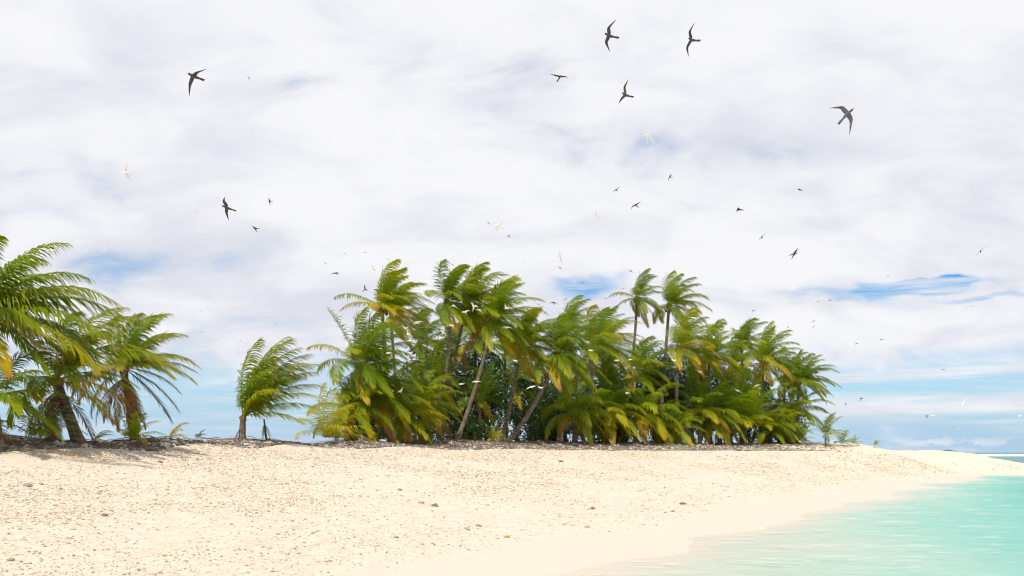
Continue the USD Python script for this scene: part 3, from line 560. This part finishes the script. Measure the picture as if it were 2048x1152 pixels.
# brown leaf litter on the bank under the palms
lit = plain('leaf_litter', (.15, .085, .05), .9, 3.0, .45)
def strip(seed):
    r = np.random.default_rng(seed); q = np.linspace(-1, 1, 6); c = np.column_stack([q, .12 * np.sin(q * 2 + seed), .08 * (1 - q * q)]); w = .05 * (1.05 - q ** 2)
    v = np.vstack([c + np.column_stack([q * 0, w, q * 0]), c - np.column_stack([q * 0, w, q * 0])]); k = np.arange(5)
    return v, np.stack([k, k + 1, k + 7, k + 6], 1)
n = 7000; x, y = scatter_bank(n, .75, 3.2, 1.0); px = x / y * FP + 1024
keep = (rng.uniform(0, 1, n) < np.where((px > 640) | (px < 200), 1, .25)); x, y = x[keep], y[keep]; n = len(x); s = rng.uniform(.2, .55, n)
instancer('dead_leaf_litter', [strip(k) for k in range(3)], [lit] * 3, np.column_stack([x, y, ground(x, y) + .06 + rng.uniform(0, .10, n)]), np.column_stack([s, s, s]), rng.normal(0, .7, n), rng.normal(0, .4, n), rng.integers(0, 3, n))

def fallen(label, px, D, az, L, seed, tone=.92):
    r = np.random.default_rng(seed); x = (px - 1024) / FP * D
    (v, f), T = frond(np.zeros(3), math.radians(az), .12, L, r, .15, .25, tone, n=34, hang=.2, leaf=.16, width=.03)
    g0 = ground1(x, D); v[:, 2] = v[:, 2] * .35 + ground(v[:, 0] + x, v[:, 1] + D) - g0 + .10
    o = thing('fallen_frond', label, 'palm frond', (x, D, g0), group='fallen fronds on the bank'); put('frond', (v, f), leafm, o, tone=T)
for k, a in enumerate([('brown fallen frond at the very left of the rubble edge', 20, 25.6, 80, 3.0), ('dry frond lying along the bank below the stocky palm', 95, 26.6, 95, 3.2), ('dry frond crumpled left of the stocky palm\'s foot', 60, 27.2, -70, 2.4),
    ('brown frond on the rubble under the rust-skirted palm', 255, 31.0, 85, 2.2), ('dry frond lying between the rust-skirted palm and the lone palm', 375, 35.0, 100, 1.9), ('brown frond at the foot of the lone palm, pointing left', 480, 41.2, -80, 1.5),
    ('reddish dry frond on the litter at the slanting trunk\'s foot', 930, 62.5, 85, 3.4), ('dry frond lying in front of the coconut palm\'s foot', 1040, 67.0, 95, 3.0), ('small brown frond scrap on the rubble left of the grove', 588, 45.3, 80, 1.0), ('brown frond below the yellow lower fronds', 850, 59.5, 75, 3.0)]):
    fallen(a[0], a[1], a[2], a[3], a[4], 500 + k)

coralm = {'grey': stone_mat('coral_grey', (.27, .25, .22)), 'tan': stone_mat('coral_tan', (.40, .30, .18)), 'brown': stone_mat('coral_brown', (.25, .16, .11)), 'white': stone_mat('coral_white', (.66, .63, .57), .1), 'ochre': stone_mat('coral_ochre', (.46, .30, .10))}
def chunk(label, px, py, size, mat, seed):
    """A lump of dead coral: the spot on the sand that shows at this row and column."""
    D = 10.0
    for D in np.arange(9, 95, .05):
        x = (px - 1024) / FP * D
        if EYE - (py - HORIZON) / FP * D <= ground1(x, D): break
    r = np.random.default_rng(seed); s = size * D / FP / 2.5
    parts = []
    for q in range(4):
        v, f = stone(seed * 5 + q, .6, 2, .9); k = 1.0 if q == 0 else r.uniform(.35, .65)
        off = np.array([r.uniform(-.75, .75), r.uniform(-.5, .5), r.uniform(-.05, .2)]) * (q > 0)
        v = v * k + off; v *= (1 + .35 * (meshkit.noise(v * 6 + seed, q) - .5))[:, None]; parts.append((v, f))
    v, f = join(parts); v = v * s
    o = put('coral_chunk', (v + [x, D, ground1(x, D) + s * .22], f), coralm[mat]); tag(o, label, 'coral', 'coral lumps lying on the sand')
for k, a in enumerate([('weathered grey coral lump near the left edge, a third of the way down the sand', 55, 973, 20, 'grey'), ('ochre coral piece beside the weathered grey lump at left', 82, 970, 11, 'ochre'), ('grey coral lump right of the ochre piece at left', 122, 979, 11, 'grey'),
    ('brown flat coral bit below the rust-skirted palm', 320, 926, 12, 'brown'), ('grey coral bit right of the brown flat one', 367, 922, 9, 'grey'), ('tan coral bit, rightmost of three below the rubble at left', 395, 920, 8, 'tan'),
    ('small ochre coral lump on open sand left of centre', 404, 981, 8, 'ochre'), ('flat tan flake on the left middle of the sand', 335, 981, 10, 'tan'), ('dark sliver of coral by the lower left', 208, 1033, 14, 'brown'), ('pale flat coral slab at the lower left corner', 22, 1121, 18, 'tan'),
    ('yellow coral nub on the left lower sand', 197, 1068, 8, 'ochre'), ('white coral knob on the left lower sand', 265, 1088, 14, 'white'), ('orange-brown coral lump left of centre', 799, 981, 13, 'ochre'), ('smaller ochre coral left of the orange-brown lump', 754, 982, 7, 'ochre'),
    ('tan elongated coral below the orange-brown lump', 843, 1007, 14, 'tan'), ('brown branching coral right of the elongated tan one', 870, 1013, 16, 'brown'), ('brown flat driftwood-like coral under the slanting trunk', 1122, 924, 12, 'brown'), ('ochre lump alone on smooth sand at bottom centre', 1013, 1075, 13, 'ochre'),
    ('grey coral bit standing up above the ochre lump at bottom centre', 936, 1061, 10, 'grey'), ('brown crab-shaped coral on the right centre of the sand', 1186, 1018, 12, 'brown'), ('dark brown coral lump nearest the water on the right', 1365, 1009, 14, 'brown'), ('small grey coral by the dark brown lump near the water', 1346, 1024, 10, 'grey'),
    ('tan flake on wet sand at lower centre', 793, 1076, 12, 'tan'), ('white branching coral at the lower centre left', 714, 1086, 13, 'white'), ('tan flat flake left of the ochre lump at bottom centre', 957, 1053, 14, 'tan'), ('pale tan flake at the bottom left of centre', 660, 1123, 10, 'tan'), ('grey bit at the bottom edge left of centre', 657, 1146, 7, 'grey'),
    ('tan flat flake on wet sand right of centre', 1175, 1055, 12, 'tan'), ('white bleached coral stick on the litter at the slanting trunk\'s foot', 962, 876, 14, 'white'), ('dark bit on the upper sand below the shuttlecock palm', 1466, 901, 7, 'grey')]):
    chunk(*a, 600 + k)

# ------------------------------------------------------------------ birds
def bird_material(name, c, back, trans=0.0):
    g = Graph(); p = g.add('geometry', 'position'); n = g.noise(p, 14.0, 3, .6); c_ = g.mix(n, c, back)
    o = g.add('principled_bsdf', 'BSDF', {'base_color': c_}, roughness=.7, specular_ior_level=.2)
    if trans: o = g.add('mix_closure', 'closure', {'closure1': g.add('diffuse_bsdf', 'BSDF', color=c), 'closure2': g.add('translucent_bsdf', 'BSDF', color=(.88, .85, .80))}, fac=trans)
    return usdkit.material(stage, '/World/Looks/' + name, g.n, g.l, surface=o)
haze_dark = bird_material('violet_grey_plumage', (.13, .11, .125), (.17, .15, .17))
dark = bird_material('dark_plumage', (.060, .046, .046), (.10, .082, .08)); white = bird_material('white_plumage', (.90, .88, .85), (.88, .86, .83), .4)
def lens(path, chord_dir, chords, thick):
    """A wing: a thin lens-shaped section carried along the arm."""
    prof = [(-.5, 0), (-.2, .5), (.5, 0), (-.2, -.5)]; V = []; path = np.asarray(path)
    t = unit(np.gradient(path, axis=0))
    for p, c, d, h, tt in zip(path, chords, chord_dir, thick, t):
        nrm = unit(np.cross(tt, d))
        V += [p + d * (a * c) + nrm * (b * h) for a, b in prof]
    V = np.array(V); n = len(path); i, j = np.meshgrid(np.arange(n - 1), np.arange(4), indexing='ij'); k = i * 4
    q = np.stack([k + j, k + (j + 1) % 4, k + 4 + (j + 1) % 4, k + 4 + j], -1).reshape(-1, 4)
    e = (n - 1) * 4; caps = np.array([[0, 3, 2], [0, 2, 1], [e, e + 1, e + 2], [e, e + 2, e + 3]])
    return V, np.vstack([q[:, [0, 1, 2]], q[:, [0, 2, 3]], caps])
def bird(kind, label, c, ta, tb, head=None, tail=None, wa=None, wb=None, cap=48.0, group=None):
    """c: middle of the body; ta, tb: wing tips; head, tail; wa, wb: wrists; all as columns and rows of the photograph. The depth of each
    comes from the real length of wing and body, so the bird is posed in space."""
    half, front, back = (.42, .20, .22) if kind == 'dark' else (.37, .16, .17)
    c2 = np.array(c, float); P2 = lambda q: None if q is None else np.array([q[0] - c2[0], -(q[1] - c2[1])])
    A, B, H, T = P2(ta), P2(tb), P2(head), P2(tail)
    ratio = max([np.linalg.norm(A) / half, np.linalg.norm(B) / half] + ([np.linalg.norm(H) / front] if H is not None else []) + ([np.linalg.norm(T) / back] if T is not None else []))
    D = min(FP / ratio * .96, cap); m = D / FP
    def lift(v, real, sgn):
        v = v * m; y = sgn * math.sqrt(max(real ** 2 - v @ v, 0)); w = np.array([v[0], y, v[1]]); return w
    rs = np.random.default_rng(int(c2[0] * 7 + c2[1]))
    a, b = lift(A, half, -1), lift(B, half, 1)
    if np.dot(unit(a), unit(b)) > .3: b = lift(B, half, 1) ; a = lift(A, half, -1)
    ax = unit(a - b)
    if H is None and T is None:
        up = np.array([0, 0, 1.0]); f = unit(np.cross(ax, up)); f = f * (1 if f[0] < 0 else -1); h = f * front; t = -f * back
    elif H is None: t = lift(T, back, 1); h = -unit(t) * front
    elif T is None: h = lift(H, front, -1); t = -unit(h) * back
    else: h, t = lift(H, front, -1), lift(T, back, 1)
    fwd = unit(h - t)
    # body, beak and tail in one skin
    st = np.array([0, .05, .13, .24, .38, .52, .64, .76, .86, .94, 1.0]); k = front / .20
    axis_pts = np.array([t * (1 - q / .5) if q < .5 else h * ((q - .5) / .5) for q in st])
    rad = np.array([.005, .014, .016, .023, .034, .039, .034, .024, .028, .010, .003]) * k
    bv, bf = tube(axis_pts, rad, 8)
    side = unit(ax - fwd * (ax @ fwd)); nrm = np.cross(side, fwd)
    parts = [(bv, bf)]
    tw = np.array([.035, .06, .055]) * k; tp = np.array([t * .35, t * .8, t * 1.12])        # fan of the tail
    parts.append(lens(np.vstack([tp[0] - side * .0, tp[1], tp[2]]), [side] * 3, tw * .9, [.012, .008, .004]))
    for tip, wr, s in ((a, wa, 1), (b, wb, -1)):
        root = fwd * .045 * k + side * (.02 * (1 if tip @ side > 0 else -1))
        if wr is None: w = tip * .46 + fwd * half * .16 + nrm * 0 + np.array([0, 0, half * .05])
        else: w2 = P2(wr) * m; w = np.array([w2[0], tip[1] * .45, w2[1]])
        q = np.linspace(0, 1, 9); ctrl = np.array([root, root * .45 + w * .55, w, w * .62 + tip * .38, tip]); pth = np.stack([np.interp(q * 4, range(5), ctrl[:, j]) for j in range(3)], 1); pth[1:-1] = pth[1:-1] * .5 + (pth[:-2] + pth[2:]) * .25
        ch = np.interp(q, [0, .2, .5, .8, 1], [.092, .098, .076, .040, .008]) * k; tdir = unit(np.gradient(pth, axis=0))
        cd = unit(-fwd - tdir * (tdir @ -fwd)[:, None] if False else np.array([-fwd - tt * (tt @ -fwd) for tt in tdir]))
        pth = pth + cd * (ch * .25)[:, None]
        parts.append(lens(pth, cd, ch, np.interp(q, [0, 1], [.020, .004])))
    v, f = join(parts)
    pos = np.array([(c2[0] - 1024) * m, D, EYE + (HORIZON - c2[1]) * m])
    x = thing('seabird' if kind == 'dark' else 'white_tern', label, 'bird', pos, group=group)
    put('body', (v, f), haze_dark if 'grey-violet' in label else dark if kind == 'dark' else white, x)
FLY, WFLY = 'dark seabirds in the sky', 'white terns over the island'
def D_(label, *a, **k): bird('dark', label, *a, group=FLY, **{'cap': 200, **k})
def W_(label, *a, **k): bird('white', label, *a, group=WFLY, **{'cap': 150, **k})
def small(kind, label, x, y, w, ang, head=None, bend=.12, **k):
    """A far bird of which the photograph shows little more than a stroke: width and slope (degrees) of the spread wings."""
    w *= 1.4 if kind == 'dark' else 1.1; a = math.radians(ang); u = np.array([math.cos(a), -math.sin(a)]); k.setdefault('cap', 400); n_ = np.array([u[1], -u[0]]) * (1 if u[0] > 0 else -1)
    A = np.array([x, y]) - u * w / 2 + np.array([0, 1]) * w * bend; B = np.array([x, y]) + u * w / 2 + np.array([0, 1]) * w * bend
    bird(kind, label, (x, y), tuple(A), tuple(B), head=head, group=FLY if kind == 'dark' else WFLY, **k)
D_('large dark seabird banking at upper left, long wings bent like a hook', (388, 153), (421, 147.5), (374, 189), (381.5, 154), (401, 153), (396, 148.3), (376.5, 166))
D_('small dark bird high up just right of the hook-winged seabird', (498, 156.6), (495, 151), (502, 162))
W_('white tern against white cloud at far left, wings raised', (253, 345), (261, 329), (260, 361), (244, 346), (262, 349), (253, 337), (254, 354))
W_('faint white tern left of the brown seabird over the left palms', (389, 423), (386, 408), (405, 426), cap=90)
D_('brown seabird wheeling over the left group, tail pointing right', (455, 416), (457, 401), (451, 436), (446, 413.5), (469, 420), (449.5, 405.5), (448.5, 423))
D_('small dark bird right of the brown wheeling seabird', (540, 403), (540, 397), (539, 409), (537, 402.5), (545, 403.5))
D_('small dark bird below and right of the brown wheeling seabird', (512, 457), (506, 454), (511, 462), None, (518, 456))
D_('dark seabird near the top of the picture, left of the top pair', (1219, 72), (1230, 50.4), (1223, 91), (1208, 72), (1236.6, 73), (1214, 61), (1212, 79))
D_('dark seabird near the top of the picture, right of the top pair', (1383, 80.5), (1384, 56.8), (1382.4, 102), (1374.5, 81.6), (1400, 79), (1375.5, 69), (1375, 90))
D_('dark seabird seen head-on with flat wings, below the top pair', (1120, 153.5), (1099, 150.4), (1138, 149.5), (1123, 155), (1115, 159), (1109, 151), (1130, 150.5))
D_('dark seabird with one wing straight up, below the top pair', (1251, 190.5), (1255.7, 163), (1240, 197), (1242.5, 189.6), (1266, 192), (1247, 176), (1244, 192))
D_('largest grey-violet seabird gliding at the upper right', (1693.7, 228.5), (1656, 220), (1703.6, 265.6), (1701.6, 222.7), (1681.5, 243), (1683, 215), (1706.5, 237))
W_('cream white tern with wings spread wide below the dark birds at top', (1295, 273.4), (1276, 271), (1311.6, 284), (1296, 269), (1295, 284), (1286, 268), (1305, 275))
W_('faint tern on bright cloud above the grove', (1151.5, 327.5), (1153, 321), (1150, 334), None, (1157, 326), cap=90)
small('white', 'tiny pale tern speck left of the faint tern on bright cloud', 1095.7, 367, 7, 65, cap=120)
D_('thin-winged dark bird below the bright cloud at the middle', (1233, 380), (1241, 373.8), (1225.3, 384), None, (1236, 381))
D_('dark bird with drooping left wing right of the thin-winged bird', (1271.4, 410.5), (1280.8, 406.3), (1262, 418), (1268.5, 409.5), (1277, 414), (1276, 407), (1265, 411.5))
D_('dark stroke of a bird left of the big white tern', (977.3, 445.8), (971.7, 443), (983, 449))
W_('big white tern over the central palms, wings bent', (998, 451), (1019.6, 448.5), (994, 467.4), (988.6, 450), (1006, 456), (1004, 444), (992, 456))
D_('small dark bird just below the big white tern', (1017.5, 471.5), (1013.7, 477), (1021.8, 474.8), (1017.5, 469.5))
W_('white tern with one wing up right of the big white tern', (1192.8, 434), (1191.7, 422.5), (1198, 436.5), (1187.8, 437), (1201, 437.6))
W_('pale tern left of the tall-winged white tern', (1050, 525), (1045, 522), (1055.5, 527.5), cap=90)
W_('tall-winged white tern above the gap in the grove canopy', (1120.5, 519), (1117.9, 504), (1124, 526), (1117, 522), (1127, 528))
D_('small dark bird right under the tall-winged white tern', (1120, 535.8), (1113, 531.5), (1127, 540.2))
small('dark', 'small dark bird in the blue gap above the broad palm', 1163, 565, 8, 15)
D_('dark bird above the thin tall palm', (1261.6, 542), (1255.7, 539.8), (1269, 545.6))
D_('dark bird left of the thin tall palm\'s crown', (1246.9, 577), (1253, 574), (1241, 580))
small('dark', 'small dark bird above the broad palm, left of the thin tall palm', 1211, 597, 9, 22)
D_('slim grey bird rising right of the arched dark bird', (1130.8, 599), (1136, 594.5), (1125.5, 603.8))
D_('dark bird with arched wings just above the coconut palm', (1107.5, 606), (1099.6, 609.5), (1117.6, 609.5), None, (1109, 608.5), (1103, 604.5), (1113, 605.5))
D_('tiny dark bird left of the arched dark bird', (1077, 609), (1075.5, 606.5), (1079.5, 612))
small('white', 'faint tern left of the tiny dark bird over the leaning-stem palm', 1060, 602, 9, 20, cap=70)
small('dark', 'tiny reddish bird speck above the coconut palm\'s left fronds', 1090, 625, 5, 60)
small('white', 'faint tern speck above the tallest central palm', 951, 515, 6, 60, cap=110)
D_('dark bird touching the tips of the tattered crown', (905, 529.3), (899, 526), (911.5, 532))
F = 50.0
W_('white tern before the central crowns, leftmost of the bright cluster', (907.8, 611), (902, 616), (915.5, 617), (907, 609), None, cap=F)
W_('white tern lowest of the bright cluster before the central crowns', (931, 624), (923.8, 627), (940, 620), (926, 625), (933, 629), cap=F)
W_('white tern topmost of the bright cluster before the central crowns', (948, 613.5), (942, 608.5), (956, 612), (945, 611), (945, 621.5), cap=F)
W_('white tern rightmost of the bright cluster before the central crowns', (958.5, 619.5), (950.5, 620), (968.3, 626.5), None, None, cap=F)
W_('white tern before the right side of the central crown, wing raised', (1013, 615.6), (1010, 610), (1020, 616), (1008, 618), cap=F)
W_('white tern with arched wings before the slanting palm\'s hanging fronds', (1014, 655), (1003.3, 659.3), (1026, 657), (1016, 653), None, (1008, 653.5), (1020, 654), cap=F)
W_('white tern before the curved trunk, upper of two', (886, 665.5), (879, 661.5), (892, 671), (889, 662), cap=F)
W_('white tern before the curved trunk, lower of two', (883, 675.7), (876, 675), (891, 674), (878, 678), cap=F)
small('white', 'small white bird between the two pairs left of the tallest central palm', 902.7, 650.6, 8, -20, cap=F)
W_('white tern gliding across the slanting trunk', (953, 763), (944, 765.4), (962.5, 763.2), (949, 764), cap=F)
small('white', 'white speck of a bird left of the slanting trunk', 923, 768, 5, 40, cap=F)
W_('white tern before the leaning stem, left of two', (1063, 774), (1052.5, 779), (1073.3, 769.8), (1057, 775), cap=F)
W_('white tern before the leaning coconut trunk, right of two', (1081.5, 775), (1076, 773), (1086.5, 778.5), cap=F)
small('white', 'small white tern before the leaning-stem palm', 1030.7, 721.3, 11, -25, cap=F)
small('white', 'white speck before the broad palm, left of the thin tall palm\'s stem', 1181.6, 700.5, 7, -10, cap=F)
small('white', 'white bird before the fronds right of the coconut palm', 1233.5, 720.6, 10, -5, cap=F)
W_('white tern before the fan-crowned palm\'s right fronds', (835.4, 645), (827, 650), (847, 642), (832, 643), cap=F)
W_('white streaking tern under the rounded fan crown', (810.6, 656), (804, 651), (817, 661), cap=F)
W_('white tern with folded wings below the streaking one', (816.3, 668), (817, 661), (822, 671), (812, 670.5), cap=F)
W_('white tern with crescent wings at the edge of the low light palm', (819.4, 681), (812.5, 685), (827, 684.5), None, cap=F)
W_('white streak of a tern over the low palm with light fronds', (826, 712), (818, 708.5), (834, 715.5), cap=F)
small('white', 'white speck of a bird left of the crescent-winged tern', 777.4, 706, 6, 45, cap=F)
W_('white tern flapping before the dark gap under the curved trunk', (802.5, 781.8), (807, 775), (793.4, 784.4), (804, 779), cap=F)
W_('pale tern with crescent wings alone left of the fan-crowned palm', (480, 566.5), (473, 565), (486.5, 573.5), cap=75)
D_('dark bird gliding left of the fan-crowned palm, wings in an M', (671, 546.5), (663.6, 550), (678, 545.2), (672.5, 545), (676, 548.5), (667, 546.5), (674, 544.5))
D_('dark bird with raised wings left of the fan-crowned palm', (730, 578.5), (729.6, 571), (733, 581), (732.5, 579), (725.5, 583))
D_('dark bird just above the fan crown', (776, 518.5), (771.5, 516.5), (779.5, 522.5))
small('dark', 'small dark bird high left of the fan crown, rightmost of a loose row', 730, 505, 9, 6)
small('dark', 'small dark bird high left of the fan crown, middle of a loose row', 689, 507, 7, -10)
small('white', 'faint pale bird just below the loose row', 706.7, 518, 7, 5, cap=100)
small('dark', 'small dark bird at the left end of the loose row', 651, 526.5, 7, -25)
W_('cream tern above the fan crown\'s left side', (747.5, 537.5), (745, 531), (751, 541), (744, 540), cap=70)
small('dark', 'tiny dark speck in the sky right of the left palms, over the lone palm', 609.3, 622.8, 5, 5)
small('dark', 'tiny dark bird above the lone palm', 551.6, 648.4, 8, 8)
small('white', 'tiny pale bird left of the tiny dark bird above the lone palm', 508, 653.8, 6, -30, cap=110)
small('dark', 'small dark bird left of the lone palm\'s top', 481, 681, 8, -14)
small('dark', 'tiny bird right of the third left palm\'s crown, lower of two', 403.5, 663.5, 8, 45)
small('dark', 'tiny bird right of the third left palm\'s crown, upper of two', 401, 622.5, 7, -8)
small('dark', 'faint speck right of the lone palm\'s fronds', 596, 706.5, 4, 45)
small('white', 'white bird just above the fronds at the far left', 102, 501, 9, -25, cap=26)
D_('small dark bird over the right palms with hanging wing', (1340, 354), (1343.5, 350), (1337.3, 361.5), (1338, 352.5), (1345, 354.6))
D_('compact dark bird at the middle right of the sky', (1598.8, 379), (1594.6, 385.6), (1600.5, 375.5), (1595.5, 379), (1606.5, 380.3))
D_('dark bird with down-curved wings over the right palms', (1477.2, 418.5), (1469, 429), (1481.5, 416), (1474, 418), (1488, 419.5), (1472, 421))
D_('slender dark bird slanting upwards over the right palms', (1523.5, 474.7), (1530.5, 467.4), (1516.4, 482.6), None, (1526, 476))
D_('dark bird with crossed outline, wings up and down, right of the slender one', (1587.9, 507.4), (1591, 499), (1586.5, 516), (1594, 507), (1580, 510))
small('dark', 'small dark bird left of a pair under the blue gap', 1637, 603, 7, 25)
small('dark', 'small dark bird right of a pair under the blue gap', 1660, 600.4, 11, 12)
small('dark', 'slim bird above the starry crown palm', 1507.6, 620.7, 9, 42)
small('dark', 'dark bird just over the starry crown, below the slim bird', 1517, 638, 8, 50)
small('dark', 'small dark bird right of the starry crown, first of a row of three', 1550, 652.4, 9, 70)
small('dark', 'small dark bird right of the starry crown, second of a row of three', 1576.6, 654, 7, 40)
D_('dark bird right of the starry crown, third of a row of three', (1626.5, 653.8), (1631, 648.5), (1622.5, 659))
small('dark', 'faint thin bird right above the third of the row', 1627.6, 642, 7, 45)
small('dark', 'small dark bird above the last tall palm', 1629.5, 709, 6, 70)
small('dark', 'small bird in mid-air right of the last tall palm, left of two', 1713.8, 686.5, 9, 28)
small('dark', 'small bird in mid-air right of the last tall palm, right of two', 1762.4, 679, 11, 5)
W_('white tern before the palm left of the starry crown', (1427.9, 675), (1423, 671), (1433, 673.5), (1425, 678), cap=62)
W_('white tern with long curved wings before the bright palm', (1321, 684.3), (1311, 690.5), (1332, 685), (1318, 683), cap=62)
W_('white tern low before the bright palm\'s lower fronds', (1347, 721.3), (1341, 716.5), (1356, 720), (1342.5, 720), cap=62)
W_('white streak of a tern before the yellow-stalked palm', (1399.8, 743.8), (1390, 739.5), (1409, 748.6), cap=62)
W_('white tern with raised wing before the shuttlecock palm', (1514, 770.5), (1506, 776.5), (1524, 768.7), None, cap=62)
W_('white streak of a tern left of the raised-wing tern', (1476, 781.6), (1467, 777), (1485.5, 786.2), cap=62)
small('white', 'white bird before the thin tall palm\'s stem', 1261, 718.7, 8, 35, cap=62)
small('white', 'white speck in shade left of the long yellow frond', 1254.7, 786, 5, 50, cap=62)
D_('dark bird slanting steeply at the right edge of the sky', (1961, 502.5), (1969, 493.7), (1953, 511.5), (1959, 501), None)
D_('slim brown bird left of the deep blue cloud gap', (1776, 552.5), (1780.3, 548.5), (1772, 557.5))
W_('white tern with raised wing at the right, below the blue gap', (1939.9, 609), (1939.9, 594.8), (1936.6, 618.5), (1937, 611), (1948, 613.5))
small('white', 'faint tern below the blue gap left of the raised-wing tern at right', 1762, 624, 12, 5, cap=95)
D_('small dark bird alone in the right-hand sky', (1979.4, 696.8), (1981.5, 692.5), (1977, 701))
small('dark', 'tiny bird low in the right-hand sky', 1886.8, 739.5, 10, -3)
small('dark', 'thin bird over the small palms at the right', 1723, 797, 9, 55)
small('dark', 'tiny dark bird right of the last tall palm, close to its fronds', 1653, 807, 5, 70)
small('dark', 'tiny dark bird between the last tall palm and the thin bird', 1691.8, 808, 6, 80)
W_('white tern hovering over the spit with wings in a V', (1923, 808.5), (1917, 803.5), (1933, 797.6), (1924, 812), None)
small('dark', 'tiny dark bird over the spit, left of a pale one', 1854, 832, 7, 85)
small('white', 'pale bird over the spit, right of a tiny dark one', 1866, 831, 11, 2, cap=80)
small('dark', 'speck of a bird above the tip of the spit', 1906.8, 854.7, 5, 10)
W_('white tern slanting low over the tip of the spit', (1955.8, 887.5), (1962.3, 881.2), (1947.3, 895), None)
small('white', 'white bird at the right edge above the sea', 2039.5, 831, 9, 30, cap=85)
W_('faint cream tern above the grove\'s left, high against cloud', (851, 469), (846, 465), (857, 472), cap=85)
